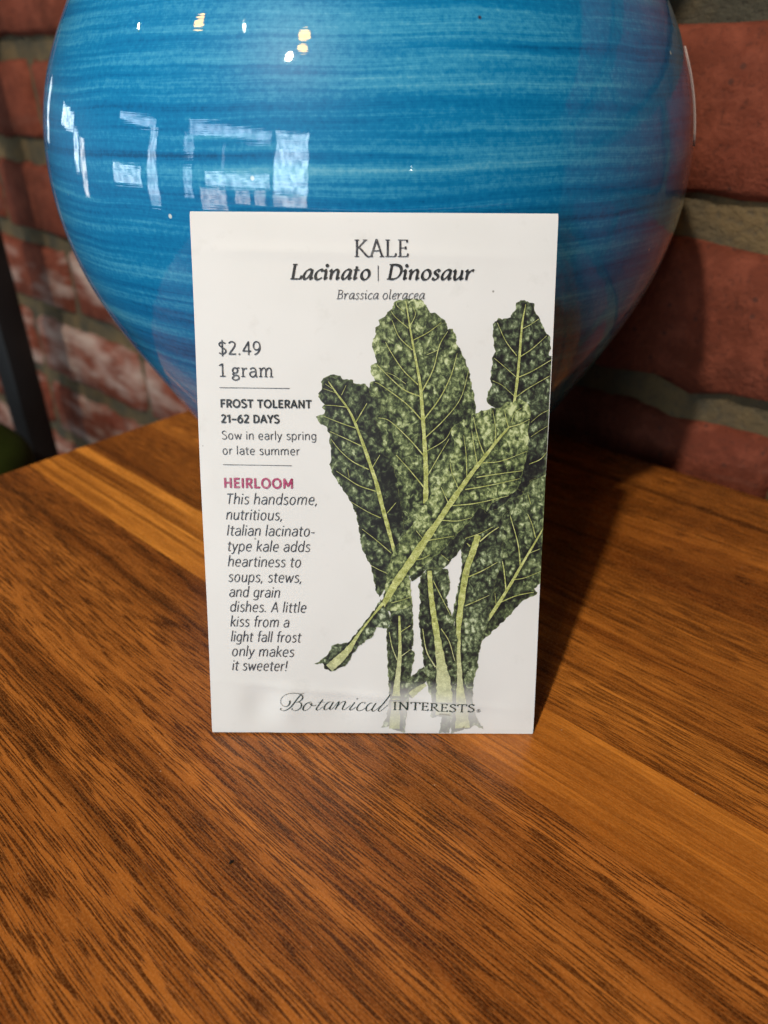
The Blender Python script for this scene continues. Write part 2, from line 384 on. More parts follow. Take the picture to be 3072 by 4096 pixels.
# ------------------------------------------------------------------ the vase
VX, VY = -0.00453, 0.28000
zk = np.array([0, .03, .05, .07, .09, .11, .13, .15, .17, .19, .21, .23])
rk = np.array([0.0490, 0.0690, 0.0808, 0.09235, 0.10127, 0.10565, 0.10548, 0.09993, 0.0887, 0.0772, 0.0712, 0.0685])
def spline(z):
    n = len(zk); h = np.diff(zk); A = np.eye(n); b = np.zeros(n)
    for i in range(1, n - 1):
        A[i, i-1], A[i, i], A[i, i+1] = h[i-1], 2 * (h[i-1] + h[i]), h[i]
        b[i] = 6 * ((rk[i+1] - rk[i]) / h[i] - (rk[i] - rk[i-1]) / h[i-1])
    m = np.linalg.solve(A, b); z = np.asarray(z, float); j = np.clip(np.searchsorted(zk, z) - 1, 0, n - 2)
    t, hh, s = z - zk[j], h[j], zk[j + 1] - z
    return m[j]*s**3/6/hh + m[j+1]*t**3/6/hh + (rk[j]/hh - m[j]*hh/6)*s + (rk[j+1]/hh - m[j+1]*hh/6)*t
zz = np.linspace(0.002, 0.23, 110)
prof = [(0.0, 0.003), (0.040, 0.003), (0.0445, 0.0), (0.0475, 0.0)] + [(float(r), float(z)) for r, z in zip(spline(zz), zz)]
prof += [(0.0690, 0.245), (0.0690, 0.262), (0.0712, 0.275), (0.0745, 0.283), (0.0750, 0.286), (0.0735, 0.2885), (0.0705, 0.287), (0.0665, 0.276), (0.0645, 0.262), (0.0645, 0.240)]  # unseen upper vase, shaped tall so that it shadows the wall
prof += [(float(r) - 0.005, float(z)) for r, z in zip(spline(zz[::-6]), zz[::-6]) if z > 0.012] + [(0.035, 0.010), (0.0, 0.009)]
SEG = 192; v, f = [], []
for r, z in prof:
    for a in range(SEG):
        t = 2 * math.pi * a / SEG; v.append((r * math.cos(t), r * math.sin(t), z))
for i in range(len(prof) - 1):
    for a in range(SEG):
        b = (a + 1) % SEG; f.append((i * SEG + a, i * SEG + b, (i + 1) * SEG + b, (i + 1) * SEG + a))
me = mesh('vase', v, f)
bm = bmesh.new(); bm.from_mesh(me); bmesh.ops.remove_doubles(bm, verts=bm.verts, dist=1e-6); bmesh.ops.recalc_face_normals(bm, faces=bm.faces); bm.to_mesh(me); bm.free()
vase = link('vase', me, GLAZE); vase.location = (VX, VY, 0)
tag(vase, 'large glossy blue ceramic vase with brushed glaze standing on the table', 'vase')
# paper sticker at the vase's right flank
v, f = [], []; A0, A1, ZA, ZB = R(-23.2), R(8), 0.1290, 0.1545
na, nb = 18, 14
for side in (0.00035, 0.00005):
    for b in range(nb):
        for a in range(na):
            z = ZA + (ZB - ZA) * b / (nb - 1); t = A0 + (A1 - A0) * a / (na - 1)
            if b in (0, nb - 1) and a == 0: t += R(1.2)
            r = float(spline(z)) + side
            v.append((r * math.cos(t), r * math.sin(t), z))
for s_ in (0, 1):
    for b in range(nb - 1):
        for a in range(na - 1):
            i0 = s_ * na * nb + b * na + a; q = (i0, i0 + 1, i0 + na + 1, i0 + na); f.append(q if s_ == 0 else q[::-1])
ring = [a for a in range(na)] + [b * na + na - 1 for b in range(1, nb)] + [(nb - 1) * na + a for a in range(na - 2, -1, -1)] + [b * na for b in range(nb - 2, 0, -1)]
for j in range(len(ring)):
    a, b = ring[j], ring[(j + 1) % len(ring)]; f.append((b, a, a + na * nb, b + na * nb))
st = link('sticker', mesh('sticker', v, f), mat_plain('sticker_paper', (176, 156, 150), 0.7, 0.2), vase)
st['label'] = 'white paper sticker on the side of the vase'

# ------------------------------------------------------------------ things seen blurred at the far left
def box_bevel(sx, sy, sz, bev, seg=2):
    bm = bmesh.new(); bmesh.ops.create_cube(bm, size=1)
    for q in bm.verts: q.co = (q.co.x * sx, q.co.y * sy, (q.co.z + 0.5) * sz)
    bmesh.ops.bevel(bm, geom=list(bm.edges), offset=bev, segments=seg, profile=0.5, affect='EDGES')
    me = bpy.data.meshes.new('box'); bm.to_mesh(me); bm.free()
    me.polygons.foreach_set('use_smooth', [True] * len(me.polygons)); return me
post = link('metal_post', box_bevel(0.026, 0.026, 1.10, 0.0015), mat_plain('black_metal', (26, 26, 28), 0.45, 0.4))
post.location = (-0.3565, 0.664, -0.74); post.rotation_euler = (0, 0, TH + R(8))
tag(post, 'black square metal post standing before the brick wall', 'post')

bm = bmesh.new(); bmesh.ops.create_uvsphere(bm, u_segments=48, v_segments=28, radius=1)
for q in bm.verts:
    sg = lambda a, e: math.copysign(abs(a) ** e, a)
    q.co = (sg(q.co.x, 0.8) * 0.060, sg(q.co.y, 0.8) * 0.060, sg(q.co.z, 0.75) * 0.046 * (1 + 0.03 * math.sin(9 * q.co.x)))
me = bpy.data.meshes.new('green_object'); bm.to_mesh(me); bm.free(); me.polygons.foreach_set('use_smooth', [True] * len(me.polygons))
cu = link('green_object', me, mat_plain('matte_green', (38, 50, 5), 0.8, 0.2, 0.4)); cu.location = (-0.368, 0.540, -0.144); cu.rotation_euler = (R(8), R(12), 0)  # out-of-focus green thing of unknown kind, its shape guessed
tag(cu, 'dark green rounded object beyond the table edge beside the post', 'green_object')

bm = bmesh.new(); bmesh.ops.create_icosphere(bm, subdivisions=2, radius=1)
for q in bm.verts:
    k_ = 1 + 0.35 * math.sin(q.co.x * 5 + 1) * math.sin(q.co.y * 4); q.co = (q.co.x * 0.00055 * k_, q.co.y * 0.00028 * k_, (q.co.z + 0.9) * 0.00026 * k_)
me = bpy.data.meshes.new('crumb'); bm.to_mesh(me); bm.free()
cr = link('crumb', me, mat_plain('dark_crumb', (34, 24, 18), 0.8, 0.2)); cr.location = (-0.0330, 0.0933, 0.00002); cr.rotation_euler = (0, 0, 0.9)
tag(cr, 'tiny dark crumb lying on the bare table top', 'crumb')

# ------------------------------------------------------------------ the seed packet
PW, PH = 83.0, 126.85                                # millimetres
packet = empty('seed_packet')
LEAN, ROLL = R(19.579), R(-0.34)
ax = Vector((math.cos(ROLL), 0, 0)) + Vector((0, math.sin(LEAN), math.cos(LEAN))) * math.sin(ROLL)
up = Vector((0, math.sin(LEAN), math.cos(LEAN))) * math.cos(ROLL) - Vector((1, 0, 0)) * math.sin(ROLL)
nr = ax.cross(up)
M = Matrix((ax, up, nr)).transposed().to_4x4(); M.translation = Vector((-0.00296, 0.12929, 0.00030))
packet.matrix_world = M
tag(packet, 'white paper kale seed packet leaning against the blue vase', 'seed packet')
HOM = np.array([[5.336511890e-02, 1.513662630e-04, -7.998128781e+01], [2.838913388e-04, -5.794075632e-02, 1.694596485e+02], [-2.266662755e-07, -6.066767093e-05, 1.0]])
def mm(x, y):
    """a point measured on the photograph of the flat packet -> millimetres on the packet (x right, y up)"""
    q = HOM @ np.array([x, y, 1.0]); return q[:2] / q[2]
def mms(pts): return np.array([mm(*p) for p in pts])
_ph = rng.uniform(0, 6.28, 12)
def zsurf(x, y):
    """height of the packet's front face (mm): soft belly, flatter at the seams, a few dents by the bottom seal"""
    u = np.clip(np.abs(x) / (PW / 2), 0, 1); t = np.clip(y / PH, 0, 1)
    belly = (1 - u ** 2.4) * np.clip(np.sin(np.pi * np.clip(t, 0, 1)) , 0, 1) ** 0.55
    z = 0.42 + 1.15 * belly
    z = z + 0.05 * np.sin(x * 0.21 + _ph[0] + 0.05 * y) * belly + 0.04 * np.sin(y * 0.17 + x * 0.06 + _ph[1]) * belly
    low = np.exp(-((y - 7.5) / 5.0) ** 2)
    z = z + low * (0.55 * np.exp(-((x + 22) / 3.2) ** 2) - 0.50 * np.exp(-((x + 29.5) / 3.6) ** 2) + 0.26 * np.sin(x * 0.33 + 1.0) * (1 - u ** 4))
    z = z + 0.24 * np.exp(-(((y - 10.5) + 0.10 * x) / 1.1) ** 2) * (1 - u ** 3)                       # fold of the bottom seal
    z = z + 0.16 * np.exp(-((y - 118.0 + 0.02 * x) / 1.4) ** 2) * (1 - u ** 4)                      # fold of the top flap
    z = z + 0.22 * np.exp(-((x - 24) / 9.0) ** 2 - ((y - 22) / 14.0) ** 2) - 0.15 * np.exp(-((x + 8) / 8.0) ** 2 - ((y - 20) / 9.0) ** 2)
    z = z + 0.10 * np.exp(-((y - 66) / 3.0) ** 2 - ((x + 40) / 2.5) ** 2)
    return z
gx = np.concatenate([np.linspace(-PW / 2, -PW / 2 + 1, 6)[:-1], np.linspace(-PW / 2 + 1, PW / 2 - 1, 124), np.linspace(PW / 2 - 1, PW / 2, 6)[1:]]); gy = np.linspace(0, PH, 200)
edge_x = lambda x, y: x + 0.10 * math.copysign((abs(x) / (PW / 2)) ** 8, x) * math.sin(y * 0.075 + (1.0 if x > 0 else 2.6)) - (0.14 * (abs(x) / (PW / 2)) ** 60 * math.copysign(1, x) * (math.exp(-y / 0.5) + math.exp(-(PH - y) / 0.5)))
v, f = [], []
for y in gy:
    for x in gx: v.append((edge_x(x, y) / 1000, y / 1000, float(zsurf(x, y)) / 1000))
n1 = len(v)
for y in gy:
    for x in gx: v.append((edge_x(x, y) / 1000, y / 1000, -0.0001))
W_ = len(gx)
for b in range(len(gy) - 1):
    for a in range(W_ - 1):
        i0 = b * W_ + a; q = (i0, i0 + 1, i0 + W_ + 1, i0 + W_)
        f.append(q); f.append(tuple(n1 + i for i in q[::-1]))
hb = len(gy)
ring = [a for a in range(W_)] + [b * W_ + W_ - 1 for b in range(1, hb)] + [(hb - 1) * W_ + a for a in range(W_ - 2, -1, -1)] + [b * W_ for b in range(hb - 2, 0, -1)]
for j in range(len(ring)):
    a, b = ring[j], ring[(j + 1) % len(ring)]; f.append((b, a, a + n1, b + n1))
me = mesh('envelope', v, f)
env = link('envelope', me, PAPERM, packet)
mod = env.modifiers.new('edge', 'EDGE_SPLIT'); mod.split_angle = R(50)

def lay(name, pts2, faces, mat, layer, parent, attrs=None):
    """lay a flat print (2D, mm) on the packet's front face"""
    p = np.array(pts2); inb = np.clip(p[:, 0], -PW / 2 + .02, PW / 2 - .02); iy = np.clip(p[:, 1], .02, PH - .02)
    z = zsurf(inb, iy) + 0.020 + 0.016 * layer
    me = mesh(name, np.stack([inb, iy, z], 1) / 1000, [tuple(q) for q in faces])
    if attrs:
        for k_, a in attrs.items():
            at = me.attributes.new(k_, 'FLOAT', 'POINT'); at.data.foreach_set('value', np.asarray(a, dtype=np.float32))
    return link(name, me, mat, parent)
def union(quads):
    """union of many small convex polygons (2D) as one flat triangulation"""
    vs, ed, tri = [], [], []
    for q in quads:
        q = np.asarray(q); k_ = len(q); b_ = len(vs)
        vs += [Vector(p) for p in q]; ed += [(b_ + i, b_ + (i + 1) % k_) for i in range(k_)]
        for i in range(1, k_ - 1): tri.append((q[0], q[i], q[i + 1]))
    ov, oe, of, _, _, _ = delaunay_2d_cdt(vs, ed, [], 0, 1e-6)
    P = np.array([(p.x, p.y) for p in ov]); F = np.array([f_ for f_ in of if len(f_) == 3]); C_ = P[F].mean(1)
    keep = np.zeros(len(F), bool)
    for a, b, c in tri:
        lo = np.minimum(np.minimum(a, b), c); hi = np.maximum(np.maximum(a, b), c)
        i = np.where((~keep) & (C_[:, 0] >= lo[0]) & (C_[:, 0] <= hi[0]) & (C_[:, 1] >= lo[1]) & (C_[:, 1] <= hi[1]))[0]
        if not len(i): continue
        p = C_[i]; cr = lambda u, v_: (v_[0] - u[0]) * (p[:, 1] - u[1]) - (v_[1] - u[1]) * (p[:, 0] - u[0])
        s1, s2, s3 = cr(a, b), cr(b, c), cr(c, a)
        keep[i] = ((s1 >= 0) & (s2 >= 0) & (s3 >= 0)) | ((s1 <= 0) & (s2 <= 0) & (s3 <= 0))
    return [tuple(p) for p in P], [tuple(f_) for f_ in F[keep]]
def catmull(pts, step=8):
    p = np.array(pts, float)
    if len(p) < 3: return p
    closed = np.allclose(p[0], p[-1])
    q = np.vstack([p[-2] if closed else 2 * p[0] - p[1], p, p[1] if closed else 2 * p[-1] - p[-2]])
    out = []
    for i in range(1, len(q) - 2):
        for s in range(step):
            t = s / step
            out.append(0.5 * ((2*q[i]) + (q[i+1]-q[i-1])*t + (2*q[i-1]-5*q[i]+4*q[i+1]-q[i+2])*t*t + (3*q[i]-q[i-1]-3*q[i+1]+q[i+2])*t**3))
    out.append(q[-2]); return np.array(out)
def ribbon(p, wfun, ext=0.0):
    """quads along a polyline; wfun(direction, i, n) -> full width"""
    p = np.asarray(p, float); d = np.diff(p, axis=0); L = np.hypot(d[:, 0], d[:, 1]); ok = L > 1e-9
    p = np.vstack([p[:1], p[1:][ok]]); d = d[ok] / L[ok][:, None]; n = len(p)
    if n < 2: return []
    closed = n > 3 and np.allclose(p[0], p[-1])
    td = np.vstack([d[:1], d[1:] + d[:-1], d[-1:]])
    if closed: td[0] = td[-1] = d[0] + d[-1]
    td /= np.hypot(td[:, 0], td[:, 1])[:, None] + 1e-12
    if ext and not closed: p = p.copy(); p[0] -= d[0] * ext; p[-1] += d[-1] * ext
    nrm = np.stack([-td[:, 1], td[:, 0]], 1)
    wd = np.array([wfun(td[i], i, n) for i in range(n)]) / 2
    a, b = p + nrm * wd[:, None], p - nrm * wd[:, None]
    return [[b[i], b[i+1], a[i+1], a[i]] for i in range(n - 1)]
def disc(c, r, k_=10): return [(c[0] + r * math.cos(2*math.pi*i/k_), c[1] + r * math.sin(2*math.pi*i/k_)) for i in range(k_)]

# --- lettering: a small stroke font of our own. 's' straight polyline, 'c' curve, 'e' ellipse, 'd' dot, 'f' serif bar
def ell(cx, cy, rx, ry): return ('c', [(cx + rx*math.cos(R(a)), cy + ry*math.sin(R(a))) for a in range(0, 361, 30)])
arch = lambda x0, x1: [('c', [(x0, 42), (x0 + 9, 61), ((x0+x1)/2 + 4, 69), (x1 - 2, 60), (x1, 42)]), ('s', [(x1, 46), (x1, 0)])]
SA = {
 'a': (53, [('c', [(10, 58), (26, 69), (41, 63), (46, 46)]), ('s', [(46, 48), (46, 0)]), ('c', [(46, 40), (28, 40), (10, 31), (9, 14), (22, 0), (37, 6), (46, 20)])]),
 'c': (46, [('c', [(43, 60), (28, 69), (12, 56), (8, 34), (12, 12), (28, 0), (43, 9)])]),
 'd': (56, [('s', [(47, 106), (47, 0)]), ('c', [(47, 52), (28, 69), (12, 56), (8, 34), (12, 12), (28, 0), (47, 17)])]),
 'e': (53, [('s', [(9, 36), (46, 36)]), ('c', [(46, 36), (42, 60), (27, 69), (12, 56), (8, 34), (13, 10), (30, 0), (44, 8)])]),
 'f': (32, [('c', [(35, 103), (25, 104), (17, 95), (17, 80)]), ('s', [(17, 84), (17, 0)]), ('s', [(3, 67), (32, 67)])]),
 'g': (54, [('c', [(46, 52), (28, 69), (12, 57), (8, 36), (12, 14), (28, 3), (46, 20)]), ('s', [(46, 68), (46, 0)]), ('c', [(46, 2), (43, -19), (27, -27), (9, -21)])]),
 'h': (54, [('s', [(9, 106), (9, 0)])] + arch(9, 45)), 'i': (19, [('s', [(9, 68), (9, 0)]), ('d', (9, 92))]),
 'k': (48, [('s', [(9, 106), (9, 0)]), ('s', [(42, 68), (10, 29)]), ('s', [(20, 40), (45, 0)])]), 'l': (19, [('s', [(9, 106), (9, 0)])]),
 'm': (84, [('s', [(9, 68), (9, 0)])] + arch(9, 41) + arch(41, 74)), 'n': (54, [('s', [(9, 68), (9, 0)])] + arch(9, 45)),
 'o': (57, [ell(28, 34, 20, 35)]), 'p': (56, [('s', [(9, 68), (9, -28)]), ('c', [(9, 52), (27, 69), (44, 56), (48, 34), (44, 12), (27, 0), (9, 17)])]),
 'r': (35, [('s', [(9, 68), (9, 0)]), ('c', [(9, 42), (17, 61), (33, 68)])]),
 's': (43, [('c', [(37, 61), (24, 69), (11, 63), (10, 50), (22, 38), (36, 28), (37, 12), (24, 0), (6, 7)])]),
 't': (34, [('s', [(15, 88), (15, 18)]), ('c', [(15, 22), (18, 3), (32, 2)]), ('s', [(2, 67), (32, 67)])]),
 'u': (54, [('s', [(9, 68), (9, 24)]), ('c', [(9, 28), (12, 7), (24, 0), (38, 8), (45, 28)]), ('s', [(45, 68), (45, 0)])]),
 'w': (73, [('s', [(4, 68), (20, 0)]), ('s', [(20, 0), (36, 62)]), ('s', [(36, 62), (52, 0)]), ('s', [(52, 0), (68, 68)])]),
 'y': (48, [('s', [(4, 68), (24, 4)]), ('s', [(44, 68), (24, 4)]), ('c', [(24, 5), (17, -19), (3, -27)])]),
 'A': (62, [('s', [(4, 0), (31, 100)]), ('s', [(31, 100), (58, 0)]), ('s', [(14, 33), (48, 33)])]), 'I': (24, [('s', [(12, 100), (12, 0)])]),
 'S': (54, [('c', [(46, 90), (28, 101), (11, 90), (10, 72), (27, 54), (45, 40), (47, 18), (30, 0), (6, 9)])]),
 'T': (56, [('s', [(3, 94), (53, 94)]), ('s', [(28, 94), (28, 0)])]), 'F': (50, [('s', [(12, 0), (12, 100)]), ('s', [(12, 94), (46, 94)]), ('s', [(12, 50), (42, 50)])]),
 'R': (56, [('s', [(12, 0), (12, 100)]), ('c', [(12, 94), (30, 94), (45, 88), (46, 70), (42, 54), (28, 46), (12, 46)]), ('s', [(28, 46), (49, 0)])]),
 'O': (74, [ell(37, 50, 29, 47)]), 'L': (48, [('s', [(12, 100), (12, 0)]), ('s', [(12, 6), (45, 6)])]),
 'E': (52, [('s', [(12, 100), (12, 0)]), ('s', [(12, 94), (46, 94)]), ('s', [(12, 51), (42, 51)]), ('s', [(12, 6), (47, 6)])]),
 'N': (66, [('s', [(12, 0), (12, 100)]), ('s', [(12, 98), (54, 2)]), ('s', [(54, 0), (54, 100)])]),
 'D': (66, [('s', [(12, 0), (12, 100)]), ('c', [(12, 94), (30, 94), (50, 82), (56, 50), (50, 18), (30, 6), (12, 6)])]),
 'Y': (56, [('s', [(3, 100), (28, 46)]), ('s', [(53, 100), (28, 46)]), ('s', [(28, 50), (28, 0)])]),
 'H': (66, [('s', [(12, 0), (12, 100)]), ('s', [(54, 0), (54, 100)]), ('s', [(12, 51), (54, 51)])]),
 'M': (80, [('s', [(12, 0), (12, 100)]), ('s', [(12, 98), (40, 22)]), ('s', [(40, 22), (68, 98)]), ('s', [(68, 0), (68, 100)])]),
 '2': (54, [('c', [(7, 86), (24, 99), (42, 88), (43, 70), (30, 42), (7, 5)]), ('s', [(7, 5), (48, 5)])]), '1': (38, [('s', [(5, 82), (25, 96)]), ('s', [(25, 100), (25, 0)])]),
 '6': (56, [ell(28, 31, 20, 30), ('c', [(43, 97), (24, 86), (11, 60), (8, 34)])]), '4': (56, [('s', [(39, 0), (39, 100)]), ('s', [(39, 98), (5, 29)]), ('s', [(4, 28), (53, 28)])]),
 '9': (54, [ell(26, 68, 19, 31), ('c', [(45, 66), (44, 40), (31, 15), (13, 2)])]),
 '$': (54, [('c', [(46, 84), (28, 95), (11, 86), (11, 70), (27, 53), (45, 38), (46, 20), (28, 5), (7, 14)]), ('s', [(27, 110), (27, -11)])]),
 '.': (22, [('d', (10, 5))]), ',': (22, [('s', [(12, 9), (5, -14)])]), '-': (34, [('s', [(5, 33), (29, 33)])]), '–': (52, [('s', [(5, 42), (47, 42)])]),
 '!': (24, [('s', [(12, 100), (12, 28)]), ('d', (12, 5))]), ' ': (26, []), '|': (40, [('s', [(20, 100), (20, -8)])]) }
fb = lambda x, y, a, b: ('f', [(x - a, y), (x + b, y)])
SL = dict(SA)                                        # slab serif for price and weight
SL.update({'1': (48, [('s', [(6, 84), (26, 97)]), ('s', [(26, 100), (26, 0)]), fb(26, 2.5, 18, 18)]),
 'r': (46, [('s', [(14, 68), (14, 0)]), ('c', [(14, 40), (22, 60), (40, 66)]), fb(14, 66, 11, 0), fb(14, 2.5, 11, 14)]),
 'm': (98, [('s', [(15, 68), (15, 0)])] + arch(15, 48) + arch(48, 82) + [fb(15, 66, 11, 0), fb(15, 2.5, 11, 11), fb(48, 2.5, 9, 10), fb(82, 2.5, 10, 12)]),
 'a': (58, [('c', [(10, 58), (26, 69), (41, 63), (46, 46)]), ('s', [(46, 48), (46, 8)]), ('c', [(46, 10), (48, 2), (56, 2)]), ('c', [(46, 40), (28, 40), (10, 31), (9, 14), (22, 0), (37, 6), (46, 20)])]),
 'g': (56, [ell(24, 48, 16, 20), ('c', [(36, 60), (44, 68), (52, 66)]), ('c', [(16, 30), (9, 20), (16, 12), (36, 10), (47, 0), (45, -16), (26, -26), (8, -18), (8, -4), (18, 6)])])})
SC = {                                               # roman capitals with serifs
 'K': (68, [('s', [(14, 0), (14, 100)]), fb(14, 98, 11, 11), fb(14, 2, 11, 11), ('s', [(56, 98), (15, 46)]), fb(55, 98, 12, 9), ('s', [(25, 56), (58, 10)]), ('c', [(58, 10), (66, 2), (74, 0)])]),
 'A': (72, [('s', [(10, 1), (36, 102)]), ('s', [(36, 102), (64, 1)]), ('s', [(19, 35), (53, 35)]), fb(10, 2, 9, 10), fb(64, 2, 12, 10)]),
 'L': (56, [('s', [(14, 0), (14, 100)]), fb(14, 98, 11, 11), ('f', [(3, 2), (50, 2)]), ('s', [(50, 2), (54, 20)])]),
 'E': (56, [('s', [(14, 0), (14, 100)]), ('f', [(3, 98), (46, 98)]), ('f', [(3, 2), (48, 2)]), ('f', [(14, 52), (40, 52)]), ('s', [(46, 99), (47, 84)]), ('s', [(48, 1), (52, 19)]), ('s', [(40, 60), (40, 44)])]),
 'I': (32, [('s', [(16, 0), (16, 100)]), fb(16, 98, 11, 11), fb(16, 2, 11, 11)]),
 'N': (82, [('s', [(15, 0), (15, 100)]), ('s', [(13, 100), (66, 0)]), ('s', [(66, 0), (66, 100)]), fb(14, 98, 12, 4), fb(15, 2, 10, 10), fb(66, 98, 10, 10)]),
 'T': (66, [('s', [(33, 0), (33, 98)]), ('f', [(4, 97), (62, 97)]), fb(33, 2, 11, 11), ('s', [(4, 98), (2, 80)]), ('s', [(62, 98), (64, 80)])]),
 'R': (66, [('s', [(14, 0), (14, 100)]), ('c', [(14, 97), (32, 97), (46, 88), (47, 72), (42, 56), (28, 49), (14, 49)]), ('s', [(28, 49), (54, 8)]), ('c', [(54, 8), (62, 1), (70, 0)]), fb(14, 98, 11, 4), fb(14, 2, 11, 11)]),
 'S': (52, [('c', [(42, 86), (28, 99), (12, 88), (11, 72), (26, 56), (42, 40), (44, 20), (28, 1), (8, 12)]), ('s', [(42, 97), (42, 82)]), ('s', [(8, 2), (8, 18)])]), ' ': (30, []) }
ent = ('c', [(1, 50), (6, 61), (11, 58)])
exi = lambda x: ('c', [(x, 16), (x + 2, 2), (x + 13, 13)])
IT = {                                               # humanist italic with serifs
 'a': (56, [('c', [(45, 60), (30, 65), (15, 50), (8, 22), (14, 3), (26, 8), (39, 32), (45, 58)]), ('s', [(46, 64), (43, 14)]), exi(43)]),
 'c': (44, [('c', [(41, 52), (32, 64), (15, 52), (8, 27), (14, 4), (28, 1), (42, 13)])]), 'i': (26, [ent, ('s', [(11, 60), (11, 14)]), exi(11), ('d', (12, 90))]),
 'n': (58, [ent, ('s', [(11, 60), (11, 0)]), ('c', [(11, 28), (22, 54), (34, 64), (43, 54), (43, 40)]), ('s', [(43, 44), (43, 14)]), exi(43)]),
 't': (34, [('s', [(14, 84), (12, 14)]), exi(12), ('f', [(1, 62), (30, 62)])]), 'o': (54, [ell(27, 32, 19, 32)]),
 's': (40, [('c', [(34, 52), (24, 64), (12, 56), (14, 42), (28, 28), (30, 12), (18, 0), (3, 9)])]),
 'u': (58, [ent, ('s', [(11, 60), (11, 18)]), ('c', [(11, 20), (16, 2), (28, 6), (43, 32)]), ('s', [(43, 62), (43, 14)]), exi(43)]),
 'r': (42, [ent, ('s', [(11, 60), (11, 0)]), ('c', [(11, 28), (21, 52), (32, 63), (40, 58)])]),
 'e': (46, [('c', [(10, 27), (28, 33), (39, 48), (32, 63), (16, 54), (8, 28), (14, 4), (28, 1), (42, 13)])]),
 'l': (27, [('s', [(11, 104), (11, 14)]), exi(11), ('f', [(2, 100), (11, 104)])]),
 'L': (58, [('s', [(15, 0), (15, 98)]), fb(15, 97, 10, 12), ('f', [(4, 3), (52, 3)]), ('s', [(52, 3), (57, 24)])]),
 'D': (76, [('s', [(17, 0), (17, 98)]), fb(17, 97, 12, 4), fb(17, 3, 12, 4), ('c', [(17, 96), (38, 96), (60, 84), (68, 52), (58, 18), (38, 4), (17, 4)])]),
 'B': (62, [('s', [(15, 0), (15, 98)]), fb(15, 97, 10, 3), fb(15, 3, 10, 3), ('c', [(15, 96), (36, 95), (47, 84), (44, 62), (28, 54), (15, 53)]), ('c', [(28, 53), (48, 46), (52, 26), (42, 8), (15, 4)])]), ' ': (26, []) }
def typeset(text, x0, y0, x1, y1, cap_px, font, pen, slant=0.0, mat=INK, layer=1, serif=0.05, gap=0.0, name='lettering', label=None):
    """fit a line of text between two measured baseline ends; cap_px = cap height measured there"""
    a, b = mm(x0, y0), mm(x1, y1); top = mm((x0 + x1) / 2, (y0 + y1) / 2 - cap_px); mid = mm((x0 + x1) / 2, (y0 + y1) / 2)
    cap = np.hypot(*(top - mid)); ex = (b - a) / np.hypot(*(b - a)); ey = np.array([-ex[1], ex[0]])
    total = sum(font[c][0] + gap for c in text) - gap
    sx = np.hypot(*(b - a)) / total; sy = cap / 100
    quads = []; cur = 0.0
    P = lambda p: a + ex * ((cur + p[0]) * sx + slant * p[1] * sy) + ey * (p[1] * sy)
    for ch in text:
        for kind, pts in font[ch][1]:
            if kind == 'd': quads.append(disc(P(pts), pen((0, 1)) * cap * 0.62 + 0.02)); continue
            if kind == 'f':
                q = [P(p) for p in pts]; quads += ribbon(q, lambda d_, i, n: serif * cap); continue
            q = np.array([P(p) for p in pts])
            if kind == 'c': q = catmull(q, 5)
            quads += ribbon(q, lambda d_, i, n: pen(d_) * cap, ext=0.0 if kind == 'c' else pen((1, 0)) * cap * 0.12)
        cur += font[ch][0] + gap
    vs, fs = union(quads)
    o = lay(name, vs, fs, mat, layer, packet)
    if label: o['label'] = label
    return o
mono = lambda w_: (lambda d_: w_)
def nib(thick, thin, ang):
    ca, sa = math.cos(R(ang)), math.sin(R(ang))
    def f_(d_):
        al = d_[0] * ca + d_[1] * sa; ac = -d_[0] * sa + d_[1] * ca
        return math.sqrt((thick * ac) ** 2 + (thin * al) ** 2)
    return f_
typeset('KALE', 1416, 1036, 1634, 1036, 69, SC, nib(0.125, 0.05, 18), 0, INK, 12, 0.045, 4, label='thin roman capitals KALE')
typeset('Lacinato', 1160, 1125, 1479, 1126, 61, IT, nib(0.215, 0.07, 32), 0.20, INKB, 12, 0.08, 2, label='bold italic word Lacinato')
typeset('|', 1503, 1127, 1521, 1127, 57, SA, mono(0.055), 0, INK, 12)
typeset('Dinosaur', 1542, 1126, 1886, 1127, 61, IT, nib(0.215, 0.07, 32), 0.20, INKB, 12, 0.08, 2, label='bold italic word Dinosaur')
typeset('Brassica oleracea', 1345, 1204, 1696, 1204, 37, IT, mono(0.072), 0.18, INKL, 12, 0.06, 1, label='light italic words Brassica oleracea')
typeset('$2.49', 875, 1424, 1049, 1425, 53, SA, mono(0.10), 0, INK, 12, gap=5, label='printed price')
typeset('1 gram', 878, 1511, 1098, 1513, 52, SL, mono(0.10), 0, INK, 12, 0.075, 4, label='printed weight')
typeset('FROST TOLERANT', 884, 1633, 1249, 1636, 31, SA, mono(0.205), 0, INKB, 12, gap=4, label='bold capitals FROST TOLERANT')
typeset('21–62 DAYS', 887, 1694, 1121, 1695, 31, SA, mono(0.205), 0, INKB, 12, gap=5, label='bold line 21-62 DAYS')
typeset('Sow in early spring', 890, 1760, 1268, 1762, 33, SA, mono(0.085), 0, INK, 12, gap=6)
typeset('or late summer', 892, 1820, 1202, 1822, 33, SA, mono(0.085), 0, INK, 12, gap=6)
typeset('HEIRLOOM', 898, 1952, 1177, 1954, 38, SA, mono(0.205), 0, PINK, 12, gap=7, label='magenta capitals HEIRLOOM')
BODY = [('This handsome,', 905, 1278, 2017), ('nutritious,', 905, 1139, 2079), ('Italian lacinato-', 907, 1266, 2142), ('type kale adds', 910, 1247, 2204),
        ('heartiness to', 912, 1212, 2265), ('soups, stews,', 914, 1216, 2326), ('and grain', 917, 1128, 2386), ('dishes. A little', 920, 1232, 2445),
        ('kiss from a', 922, 1164, 2504), ('light fall frost', 924, 1210, 2564), ('only makes', 927, 1183, 2622), ('it sweeter!', 929, 1156, 2679)]
